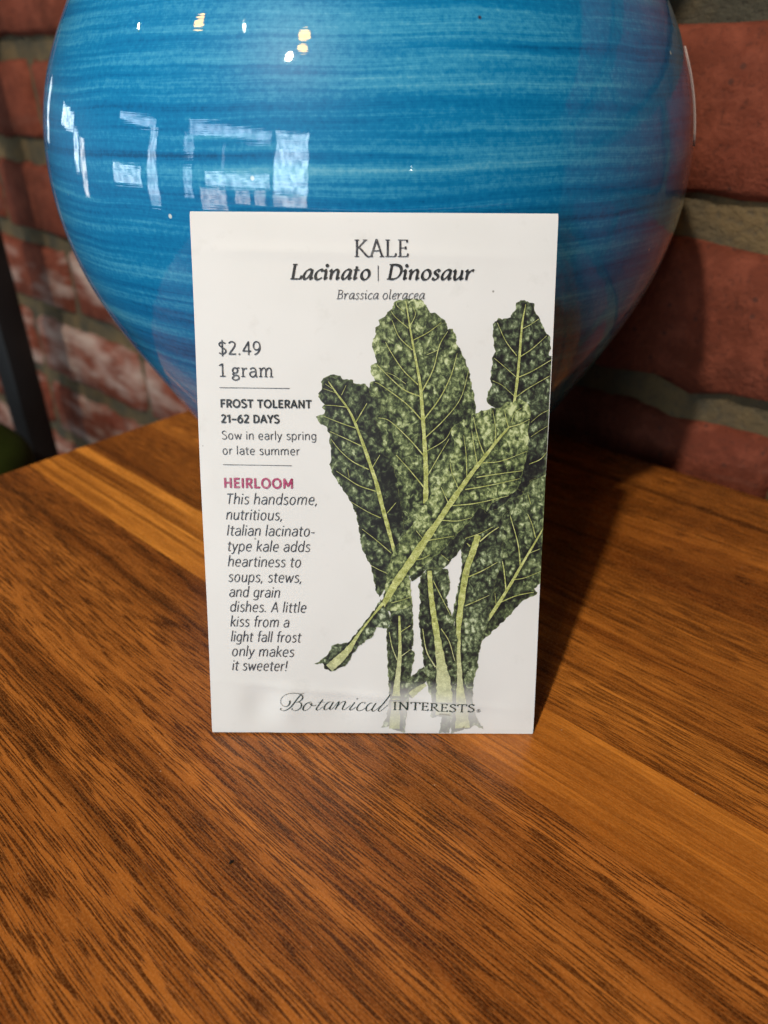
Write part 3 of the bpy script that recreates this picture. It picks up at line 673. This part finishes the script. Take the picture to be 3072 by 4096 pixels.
for tx, xa, xb, yb in BODY:
    typeset(tx, xa, yb, xb - 6, yb + 1, 42 * (1 - (yb - 2017) / 14000), SA, mono(0.083), 0.17, INK, 12, gap=5)
typeset('INTERESTS', 1569, 2835, 1896, 2845, 33, SC, nib(0.165, 0.07, 15), 0, INKG, 12, 0.06, 5, label='green roman capitals INTERESTS')
for xa, ya, xb, yb in ((881, 1555, 1162, 1558), (895, 1861, 1170, 1864)):
    a, b = mm(xa, ya), mm(xb, yb); vs, fs = union(ribbon([a, b], lambda d_, i, n: 0.13)); lay('rule_line', vs, fs, INK, 12, packet)
# registered mark
q = []
cc = mm(1050 + .6932 * 1243, 2700 + .6932 * 202)
q += ribbon([cc + 0.44 * np.array([math.cos(t), math.sin(t)]) for t in np.linspace(0, 2 * math.pi, 25)], lambda d_, i, n: 0.09)
for pts in ([(-.15, -.24), (-.15, .25)], [(-.15, .24), (.1, .22), (.14, .08), (-.02, 0), (-.15, 0)], [(0, 0), (.17, -.24)]):
    q += ribbon([cc + np.array(p) for p in pts], lambda d_, i, n: 0.085)
vs, fs = union(q); lay('registered_mark', vs, fs, INKG, 12, packet)
# script word, traced stroke by stroke with a pointed pen: heavy on downstrokes
def cz(p): return mm(1050 + .3617 * p[0], 2730 + .3617 * p[1])
SCRIPT = [[(430, 118), (400, 150), (365, 195), (325, 245), (280, 280), (240, 295), (212, 290), (203, 278), (212, 268)],
 [(310, 178), (308, 210), (285, 240), (250, 247), (220, 228), (207, 195), (220, 155), (265, 118), (320, 103), (380, 102), (425, 112), (447, 135), (447, 160), (425, 185), (395, 197), (375, 200)],
 [(395, 198), (425, 205), (437, 230), (425, 265), (390, 287), (355, 290), (332, 278), (332, 262)], [(415, 118), (440, 105), (468, 101)],
 [(520, 203), (485, 220), (458, 255), (455, 285), (475, 293), (510, 278), (540, 245), (550, 215), (535, 202), (520, 203)], [(528, 215), (548, 236), (575, 243), (602, 234)],
 [(670, 175), (640, 215), (612, 255), (598, 280), (608, 293), (640, 280), (675, 250)], [(618, 205), (692, 207)],
 [(765, 207), (735, 207), (700, 235), (683, 272), (695, 293), (725, 280), (760, 245), (780, 210)], [(785, 205), (765, 240), (745, 275), (755, 292), (790, 265), (825, 220)],
 [(818, 228), (845, 203), (843, 218), (825, 255), (803, 292)], [(815, 275), (850, 235), (890, 205), (915, 203), (912, 225), (890, 265), (885, 290), (905, 295), (940, 270), (975, 240)],
 [(1022, 208), (995, 245), (968, 280), (970, 297), (995, 290), (1035, 260)],
 [(1125, 225), (1135, 210), (1115, 205), (1080, 222), (1050, 260), (1045, 290), (1065, 303), (1105, 290), (1150, 258)],
 [(1220, 215), (1195, 212), (1160, 240), (1145, 280), (1155, 302), (1190, 290), (1225, 250), (1245, 215)], [(1255, 210), (1230, 245), (1210, 285), (1222, 303), (1260, 280), (1305, 240)],
 [(1412, 115), (1380, 155), (1335, 215), (1290, 270), (1280, 295), (1300, 302), (1340, 270), (1388, 230)]]
q = []
for st_ in SCRIPT:
    c = catmull([cz(p) for p in st_], 6)
    q += ribbon(c, lambda d_, i, n: (0.10 + 0.21 * max(0.0, -d_[1]) ** 1.3) * (0.55 if i in (0, n - 1) else 1))
q.append(disc(cz((1048, 168)), 0.18)); q.append(disc(cz((210, 277)), 0.17)); q.append(disc(cz((336, 268)), 0.14))
vs, fs = union(q); lay('lettering', vs, fs, INKG, 13, packet)['label'] = 'green script word Botanical'

# --- the kale picture: leaves measured on the photograph, printed one over another
def pa(p): return mm(1200 + .6390 * p[0], 1150 + .6390 * p[1])
BO = 1408.5
def B(pts): return [(p[0], p[1] + BO) + tuple(p[2:]) for p in pts]
LV = []                                              # outline, veins [(x,y,w)...], tone, cool, right-side tone
LV.append(dict(layer=1, tone=0.18, cool=0.55, out=[(1375, 90), (1400, 92), (1460, 110), (1462, 145), (1480, 180), (1500, 210), (1530, 280), (1560, 320), (1563, 380), (1555, 430), (1577, 458), (1580, 520), (1574, 620), (1566, 760), (1561, 880), (1555, 1000), (1549, 1100), (1542, 1160), (1480, 1190), (1440, 1215), (1390, 1290), (1330, 1250), (1330, 1000), (1320, 760), (1300, 735), (1270, 755), (1230, 765), (1185, 745), (1160, 710), (1175, 660), (1195, 620), (1185, 570), (1195, 520), (1200, 450), (1215, 410), (1205, 330), (1200, 280), (1205, 240), (1235, 200), (1260, 210), (1310, 195), (1340, 150), (1350, 110)],
  dark=[(1400, 1000, 0.5, 130), (1450, 1230, 0.9, 130)],
  veins=[[(1408, 115, 5), (1385, 240, 14), (1370, 420, 18), (1355, 580, 20), (1335, 730, 20)], [(1380, 270, 6), (1440, 240, 5), (1490, 205, 3)], [(1375, 440, 8), (1450, 390, 6), (1540, 310, 4)], [(1360, 570, 8), (1450, 530, 7), (1570, 460, 5)], [(1350, 690, 7), (1420, 640, 6), (1560, 560, 4)], [(1352, 435, 8), (1300, 370, 6), (1270, 320, 5), (1230, 230, 4)], [(1345, 565, 5), (1270, 500, 4), (1210, 450, 3)], [(1430, 1110, 7), (1500, 1080, 6), (1545, 1030, 4)], [(1440, 850, 4), (1500, 800, 4), (1560, 770, 3)], [(1440, 940, 4), (1500, 900, 4), (1552, 870, 3)], [(1340, 690, 4), (1260, 620, 3), (1200, 590, 3)]]))
LV.append(dict(layer=2, tone=-0.08, cool=0.12, out=[(590, 100), (640, 85), (720, 80), (770, 95), (795, 140), (810, 165), (850, 175), (890, 205), (915, 235), (920, 270), (950, 270), (970, 300), (975, 360), (1000, 400), (1025, 450), (1045, 510), (1060, 560), (1065, 600), (1080, 660), (1090, 720), (1098, 780), (1080, 850), (1060, 900), (1000, 1010), (960, 1090), (900, 1190), (840, 1290), (800, 1380), (740, 1450), (620, 1490), (560, 1400), (540, 1200), (500, 1000), (470, 840), (440, 690), (430, 640), (440, 600), (470, 590), (445, 540), (440, 500), (480, 480), (470, 430), (450, 380), (455, 330), (475, 300), (470, 260), (500, 240), (490, 215), (530, 190), (555, 160), (575, 140)],
  dark=[(1020, 800, 0.55, 110), (880, 1000, 0.65, 110), (640, 1330, 0.35, 130), (460, 540, -0.7, 60), (470, 330, -0.5, 60), (690, 110, -0.5, 70)],
  veins=[[(660, 95, 6), (680, 220, 10), (700, 340, 14), (730, 500, 16), (750, 620, 20), (765, 800, 26), (778, 1000, 30), (785, 1150, 36), (784, 1350, 40)], [(736, 615, 10), (640, 520, 7), (560, 400, 6), (535, 350, 4)], [(702, 400, 8), (620, 320, 6), (575, 215, 4)], [(677, 265, 6), (600, 200, 5), (570, 160, 3)], [(755, 690, 10), (640, 640, 8), (500, 510, 6), (480, 490, 4)], [(765, 840, 11), (660, 730, 8), (510, 620, 6), (470, 600, 4)], [(776, 1060, 10), (680, 950, 8), (560, 840, 6), (490, 820, 4)], [(780, 1260, 11), (690, 1150, 8), (600, 1050, 5)], [(705, 340, 6), (800, 290, 6), (880, 230, 4)], [(757, 665, 11), (830, 520, 8), (870, 370, 7), (920, 285, 4)], [(770, 835, 12), (870, 700, 9), (940, 560, 7), (980, 420, 4)], [(780, 945, 9), (900, 830, 7), (1000, 700, 5), (1050, 530, 4)], [(785, 1030, 7), (900, 960, 5), (950, 880, 4)], [(795, 1180, 8), (870, 1050, 6), (930, 950, 4)], [(688, 250, 6), (720, 180, 5), (705, 130, 3)], [(650, 160, 4), (610, 130, 4), (600, 105, 3)], [(660, 610, 4), (590, 560, 3), (540, 540, 3)], [(860, 400, 4), (790, 430, 3)]]))
LV.append(dict(layer=3, tone=0.20, cool=0.35, out=[(180, 560), (215, 552), (255, 560), (268, 585), (300, 580), (330, 585), (335, 605), (370, 612), (410, 610), (430, 630), (440, 680), (480, 690), (505, 715), (512, 750), (500, 790), (470, 820), (490, 870), (510, 920), (520, 980), (510, 1040), (550, 1060), (580, 1110), (600, 1170), (610, 1240), (625, 1310), (640, 1400), (650, 1500), (660, 1600), (600, 1740), (545, 1870), (495, 1933), (480, 1908), (465, 1838), (445, 1738), (415, 1688), (385, 1618), (370, 1508), (355, 1428), (345, 1400), (320, 1340), (300, 1310), (240, 1220), (200, 1155), (190, 1110), (200, 1050), (185, 960), (190, 930), (170, 880), (120, 850), (103, 815), (150, 795), (160, 775), (140, 755), (155, 740), (120, 690), (115, 670), (140, 650), (135, 600), (150, 575)],
  dark=[(460, 900, 0.75, 90), (560, 1180, 0.85, 90), (600, 1400, 0.8, 90), (420, 720, 0.4, 80), (480, 1850, 0.4, 90), (140, 830, -0.3, 60)],
  veins=[[(180, 595, 8), (240, 680, 12), (300, 760, 14), (345, 850, 18), (395, 980, 22), (440, 1110, 26), (480, 1230, 28), (515, 1370, 30), (545, 1480, 30), (590, 1650, 24)], [(350, 885, 8), (250, 850, 6), (150, 810, 4)], [(385, 995, 8), (290, 950, 6), (190, 905, 4)], [(430, 1140, 9), (330, 1090, 7), (250, 1020, 6), (195, 950, 4)], [(475, 1275, 9), (370, 1240, 7), (290, 1190, 6), (230, 1150, 4)], [(505, 1440, 8), (420, 1400, 6), (320, 1340, 4)], [(570, 1658, 7), (480, 1580, 6), (390, 1510, 4)], [(545, 1785, 6), (490, 1760, 5), (445, 1735, 4)], [(300, 755, 6), (220, 745, 5), (160, 742, 3)], [(352, 845, 8), (390, 780, 7), (420, 730, 5)], [(262, 680, 5), (290, 620, 4)], [(452, 1130, 7), (500, 1050, 5)], [(545, 1410, 7), (600, 1345, 5)], [(225, 665, 4), (150, 640, 3)], [(205, 640, 4), (160, 610, 3)], [(310, 1190, 4), (300, 1140, 3)]]))
LV.append(dict(layer=1, tone=0.02, cool=0.25, out=[(1542, 1165), (1500, 1190), (1440, 1220), (1400, 1270), (1375, 1310), (1300, 1400)] + B([(1250, 50), (1220, 140), (1230, 300), (1200, 440), (1180, 560), (1160, 660), (1140, 760), (1130, 800), (1170, 770), (1300, 650), (1360, 580), (1410, 540), (1460, 525), (1480, 505), (1465, 480), (1490, 450), (1510, 440), (1518, 300), (1524, 150), (1530, 0)]) + [(1535, 1330), (1540, 1250)],
  dark=[(1230, BO + 400, 0.5, 60), (1200, BO + 700, 0.6, 90), (1350, 1330, -0.2, 80), (1350, BO + 560, 0.4, 70)],
  veins=[B([(1522, 100, 12), (1400, 300, 20), (1300, 470, 24), (1190, 640, 26), (1090, 770, 26), (1005, 870, 24)]), B([(1375, 345, 11), (1360, 200, 9), (1310, 20, 6)]), B([(1285, 490, 12), (1270, 350, 10), (1240, 220, 6)]), B([(1470, 160, 9), (1450, 80, 7), (1420, 10, 5)]), B([(1250, 560, 9), (1350, 520, 8), (1460, 500, 5)]), B([(1330, 420, 8), (1400, 410, 6), (1505, 370, 4)]), B([(1225, 590, 7), (1215, 500, 4)]), [(1440, 1360, 6), (1420, 1290, 4)], B([(1420, 260, 6), (1500, 230, 4)])]))
LV.append(dict(layer=4, tone=0.06, cool=0.45, out=B([(1000, 220), (1040, 150), (1130, 110), (1190, 40), (1270, 10), (1260, 300), (1220, 430), (1195, 560), (1175, 680), (1135, 790), (1110, 900), (1110, 960), (1085, 1030), (1078, 1120), (1075, 1200), (1105, 1290), (1150, 1358), (1090, 1330), (1060, 1345), (945, 1380), (940, 1260), (960, 1150), (970, 1050), (965, 960), (940, 880), (960, 780), (965, 680), (950, 640), (965, 560), (985, 460), (1000, 400), (1010, 320)]),
  dark=[(1200, BO + 220, 0.6, 60), (1150, BO + 620, 0.3, 60), (1040, BO + 180, 0.5, 50), (1090, BO + 880, 0.5, 50), (1060, BO + 700, -0.5, 50), (1180, BO + 300, -0.4, 50)],
  veins=[B([(1110, 140, 46), (1075, 250, 50), (1040, 350, 52), (1010, 520, 50), (990, 700, 42), (988, 860, 34), (995, 1000, 40), (1000, 1120, 66), (1010, 1230, 100), (1015, 1345, 128)]), B([(1120, 180, 12), (1180, 130, 10), (1240, 90, 5)]), B([(1050, 400, 10), (1140, 360, 8), (1230, 310, 5)]), B([(1030, 580, 9), (1100, 550, 7), (1180, 515, 4)]), B([(1060, 210, 16), (1040, 190, 6)])]))
LV.append(dict(layer=5, tone=0.18, cool=0.40, out=B([(750, 400), (790, 350), (850, 340), (920, 350), (930, 400), (935, 470), (910, 530), (930, 600), (960, 660), (970, 740), (985, 800), (970, 900), (980, 960), (970, 1060), (966, 1160), (960, 1240), (890, 1268), (830, 1278), (812, 1270), (830, 1180), (800, 1100), (785, 1000), (770, 930), (765, 850), (750, 760), (740, 650), (750, 550), (740, 450)]),
  dark=[(770, BO + 480, 0.5, 60), (900, BO + 440, -0.5, 40), (910, BO + 640, -0.3, 40), (770, BO + 800, 0.4, 60), (940, BO + 850, 0.5, 50)],
  veins=[B([(808, 360, 34), (815, 480, 38), (832, 620, 42), (860, 800, 54), (880, 940, 80), (895, 1050, 112), (900, 1160, 130), (895, 1262, 138)]), B([(845, 960, 12), (790, 860, 10), (765, 720, 6)]), B([(880, 720, 9), (930, 800, 8), (965, 920, 5)]), B([(830, 420, 6), (880, 520, 7), (940, 640, 4)])]))
LV.append(dict(layer=4, tone=0.12, cool=0.45, out=B([(540, 740), (560, 700), (565, 570), (700, 560), (705, 680), (710, 780), (700, 850), (718, 880), (700, 960), (690, 1050), (680, 1150), (660, 1300), (655, 1376), (640, 1372), (600, 1362), (555, 1335), (508, 1342), (540, 1280), (560, 1150), (550, 1000), (545, 850)]),
  dark=[(680, BO + 800, 0.4, 50), (560, BO + 880, 0.4, 40), (675, BO + 1000, 0.2, 50), (600, BO + 660, 0.4, 40)],
  veins=[B([(620, 640, 16), (624, 760, 22), (624, 880, 28), (614, 1000, 42), (604, 1100, 58), (598, 1220, 74), (590, 1350, 84)]), B([(606, 915, 9), (575, 830, 8), (558, 740, 5)]), B([(636, 890, 9), (690, 850, 5)]), B([(630, 740, 8), (690, 700, 5)])]))
LV.append(dict(layer=1, tone=0.1, cool=0.6, out=B([(690, 1030), (740, 980), (775, 955), (800, 1030), (770, 1080), (740, 1120), (700, 1160), (672, 1140)]), dark=[(760, BO + 1000, 0.4, 40)], veins=[B([(690, 1140, 60), (740, 1100, 46), (785, 1070, 30)])]))
LV.append(dict(layer=3, tone=0.45, cool=0.65, out=B([(885, 1268), (940, 1250), (945, 1330), (930, 1376), (870, 1378)]), dark=[], veins=[]))
LV.append(dict(layer=6, tone=0.42, cool=0.35, out=[(1085, 1400), (1130, 1368), (1160, 1412), (1250, 1372), (1310, 1322), (1388, 1300), (1370, 1340), (1300, 1400)] + B([(1275, 10), (1180, 110), (1130, 130), (1040, 150), (1010, 220), (940, 300), (900, 345), (850, 352), (800, 342), (740, 402), (700, 425), (680, 400), (800, 280), (930, 160), (1000, 60)]),
  dark=[(1240, 1400, -0.6, 60), (900, BO + 310, -0.7, 60), (1120, 1420, 0.5, 50), (760, BO + 380, 0.5, 50)], veins=[B([(1030, 160, 5), (1120, 130, 5), (1200, 90, 4)]), B([(930, 300, 4), (880, 260, 4)])]))
LV.append(dict(layer=7, tone=-0.30, cool=0.0, out=[(1270, 735), (1300, 720), (1330, 725), (1370, 702), (1400, 720), (1425, 745), (1440, 780), (1430, 850), (1420, 890), (1425, 950), (1420, 1020), (1410, 1080), (1390, 1150), (1385, 1190), (1360, 1260), (1310, 1300), (1230, 1330), (1180, 1370), (1165, 1405), (1130, 1375), (1095, 1400), (1075, 1440)] + B([(1050, 60), (1000, 110), (930, 190), (880, 240), (820, 290), (770, 330), (720, 370), (680, 395), (690, 440), (692, 500), (700, 570), (640, 600), (560, 610), (500, 600), (495, 560), (520, 530), (540, 430), (545, 370), (570, 280), (590, 220), (640, 150), (680, 100), (720, 50)]) + [(760, 1380), (800, 1320), (870, 1230), (920, 1110), (940, 1070), (965, 1010), (955, 940), (940, 910), (945, 880), (990, 850), (1020, 830), (1030, 870), (1045, 890), (1060, 860), (1070, 800), (1110, 785), (1150, 775), (1190, 760), (1220, 765), (1250, 755)],
  dark=[(880, BO + 160, 0.3, 90), (740, BO + 330, 0.3, 70), (1240, 1250, -0.2, 90), (1110, 1340, 0.35, 60), (1330, 790, -0.3, 90), (650, BO + 560, -0.2, 50), (600, BO + 320, 0.2, 60)],
  veins=[[(1305, 875, 12), (1230, 960, 20), (1160, 1050, 26), (1080, 1150, 32), (1000, 1260, 38), (930, 1360, 42), (870, 1450, 46)] + B([(800, 140, 54), (720, 260, 60), (650, 360, 62), (590, 450, 58), (545, 530, 46), (490, 620, 34)]), [(1300, 880, 9), (1285, 830, 7), (1275, 770, 4)], [(1300, 880, 9), (1370, 860, 7), (1432, 830, 4)], [(1315, 850, 5), (1340, 790, 4), (1380, 760, 3)], [(1140, 1100, 8), (1250, 1090, 7), (1415, 1030, 4)], [(1100, 1190, 9), (1230, 1170, 7), (1388, 1150, 4)], [(1030, 1265, 9), (1180, 1240, 8), (1370, 1200, 4)], [(950, 1365, 9), (1100, 1350, 8), (1300, 1305, 4)], [(880, 1455, 9), (980, 1460, 7), (1070, 1440, 4)], B([(790, 172, 10), (870, 160, 8), (960, 145, 5)]), B([(700, 292, 9), (760, 285, 8), (810, 260, 5)]), [(1215, 970, 8), (1218, 880, 6), (1200, 775, 4)], [(1150, 1055, 9), (1110, 950, 7), (1080, 815, 4)], [(1105, 1110, 8), (1085, 1000, 6), (1070, 900, 4)], [(1040, 1200, 8), (1035, 1050, 6), (1020, 930, 4)], [(990, 1265, 8), (950, 1170, 6), (935, 1100, 4)], [(925, 1350, 8), (880, 1250, 5)], B([(770, 165, 6), (725, 110, 4)]), B([(570, 560, 6), (640, 540, 6), (698, 520, 4)])]))
LV.append(dict(layer=8, tone=0.05, cool=0.6, out=B([(505, 535), (480, 580), (420, 660), (360, 740), (300, 810), (240, 815), (200, 830), (180, 880), (130, 920), (93, 941), (150, 940), (155, 970), (190, 988), (225, 984), (265, 955), (285, 958), (300, 940), (320, 900), (330, 880), (370, 830), (400, 805), (460, 765), (475, 712), (550, 718), (570, 680), (560, 635), (540, 600), (520, 570)]),
  dark=[(330, BO + 770, 0.5, 50), (440, BO + 640, 0.5, 50), (520, BO + 660, -0.5, 40), (410, BO + 750, -0.4, 40), (215, BO + 850, -0.2, 30)],
  veins=[B([(520, 560, 26), (440, 660, 14), (365, 760, 24), (310, 845, 50), (255, 905, 68), (185, 968, 72)])]))

LV.append(dict(layer=0, tone=0.45, cool=0.5, out=[(600, 1250), (760, 1200), (840, 1300), (780, 1420), (720, 1560), (650, 1680), (580, 1560)], dark=[], veins=[]))
LV.append(dict(layer=0, tone=0.75, cool=0.75, out=[(1080, 1385), (1330, 1200), (1395, 1120), (1549, 1080), (1542, 1200), (1470, 1260), (1390, 1350), (1310, 1440), (1220, 1480), (1140, 1540)], dark=[], veins=[]))
def inside(poly, pts):
    x, y = pts[:, 0], pts[:, 1]; c = np.zeros(len(pts), bool); n = len(poly)
    for i in range(n):
        x1, y1 = poly[i]; x2, y2 = poly[(i + 1) % n]
        if y1 == y2: continue
        c ^= ((y1 > y) != (y2 > y)) & (x < (x2 - x1) * (y - y1) / (y2 - y1) + x1)
    return c
def segdist(pts, a, b):
    d = b - a; t = np.clip(((pts - a) @ d) / (d @ d + 1e-12), 0, 1); q = a + t[:, None] * d
    return np.hypot(*(pts - q).T)
def fade_of(y):                                      # the print pales behind the brand line near the foot of the packet
    lo, hi = pa((0, BO + 1210))[1], pa((0, BO + 1040))[1]; b = pa((0, BO + 1345))[1]
    f_ = np.clip((hi - y) / (hi - lo), 0, 1) * 0.86
    return np.where(y < lo, 0.86 - 0.45 * np.clip((lo - y) / (lo - b), 0, 1), f_)
for kk, lf in enumerate(LV):
    rg = np.random.default_rng(50 + kk)
    raw = np.array([pa((p[0] + (22 if p[0] + 0.05 * p[1] > 1590 else 0), p[1])) for p in lf['out']])
    pts = [] 
    for i in range(len(raw)):                        # denser, slightly ragged outline
        a, b = raw[i], raw[(i + 1) % len(raw)]; n = max(1, int(np.hypot(*(b - a)) / 0.35))
        for s in range(n):
            p = a + (b - a) * s / n; nn_ = np.array([-(b - a)[1], (b - a)[0]]) / (np.hypot(*(b - a)) + 1e-9)
            pts.append(p + nn_ * (rg.normal(0, 0.06) + 0.10 * math.sin(len(pts) * 0.9)))
    pts = np.array(pts); pts[:, 0] = np.clip(pts[:, 0], -PW / 2 + 0.05, PW / 2 - 0.05); pts[:, 1] = np.clip(pts[:, 1], 0.05, PH)
    lo, hi = pts.min(0), pts.max(0); st_ = 0.55
    g = np.array([(x, y) for x in np.arange(lo[0], hi[0], st_) for y in np.arange(lo[1], hi[1], st_)]); g = g + rg.uniform(-0.12, 0.12, g.shape)
    g = g[inside(pts, g)]
    if len(g):
        dm = np.full(len(g), 1e9)
        for i in range(len(pts)): dm = np.minimum(dm, segdist(g, pts[i], pts[(i + 1) % len(pts)]))
        g = g[dm > 0.22]
    allp = np.vstack([pts, g]) if len(g) else pts; n = len(pts)
    ov, oe, of, _, _, orig = delaunay_2d_cdt([Vector(p) for p in allp], [(i, (i + 1) % n) for i in range(n)], [], 1, 1e-6)
    P = np.array([(p.x, p.y) for p in ov])
    ed = np.full(len(P), 9.0)
    for i in range(n): ed = np.minimum(ed, segdist(P, pts[i], pts[(i + 1) % n]))
    vd = np.full(len(P), 9.0); quads = []; mid = None
    scl = np.hypot(*(pa((701, 800)) - pa((700, 800))))
    for vi, vn in enumerate(lf['veins']):
        c = catmull([tuple(pa(p[:2])) + (p[2] * scl * (0.82 if vi == 0 else 0.72),) for p in vn], 6)
        if vi == 0: mid = c
        for i in range(len(c) - 1): vd = np.minimum(vd, np.maximum(segdist(P, c[i, :2], c[i+1, :2]) - c[i, 2] / 2, 0))
        wd = c[:, 2] * rg.uniform(0.85, 1.12, len(c))
        for qd in ribbon(c[:, :2], lambda d_, i, n_, wd=wd: max(float(wd[min(i, len(wd) - 1)]), 0.10)):
            m_ = max(1, int(np.hypot(*(qd[0] - qd[3])) / 0.5))   # wide ribs follow the packet's belly in narrow strips
            for j in range(m_):
                u0, u1 = j / m_, (j + 1) / m_
                quads.append([qd[0] + (qd[3] - qd[0]) * u0, qd[1] + (qd[2] - qd[1]) * u0, qd[1] + (qd[2] - qd[1]) * u1, qd[0] + (qd[3] - qd[0]) * u1])
    tone = np.full(len(P), lf['tone'])
    for x, y, a, r in lf['dark']:
        q = pa((x, y)); tone = tone + a * np.exp(-(np.hypot(*(P - q).T) / (r * scl)) ** 2)
    lo_ = lay('kale_leaf', P, of, LEAF, lf['layer'], packet, dict(tone=-tone, vein_dist=vd, edge_dist=ed, fade=fade_of(P[:, 1]), cool=np.full(len(P), lf['cool'])))
    if quads:
        vs, fs = union(quads); vs = np.array(vs)
        lay('leaf_vein', vs, fs, VEIN, lf['layer'] + 0.5, lo_, dict(fade=np.maximum(fade_of(vs[:, 1]), 0.40 * np.clip((pa((0, BO + 700))[1] - vs[:, 1]) / 20.0, 0, 1))))
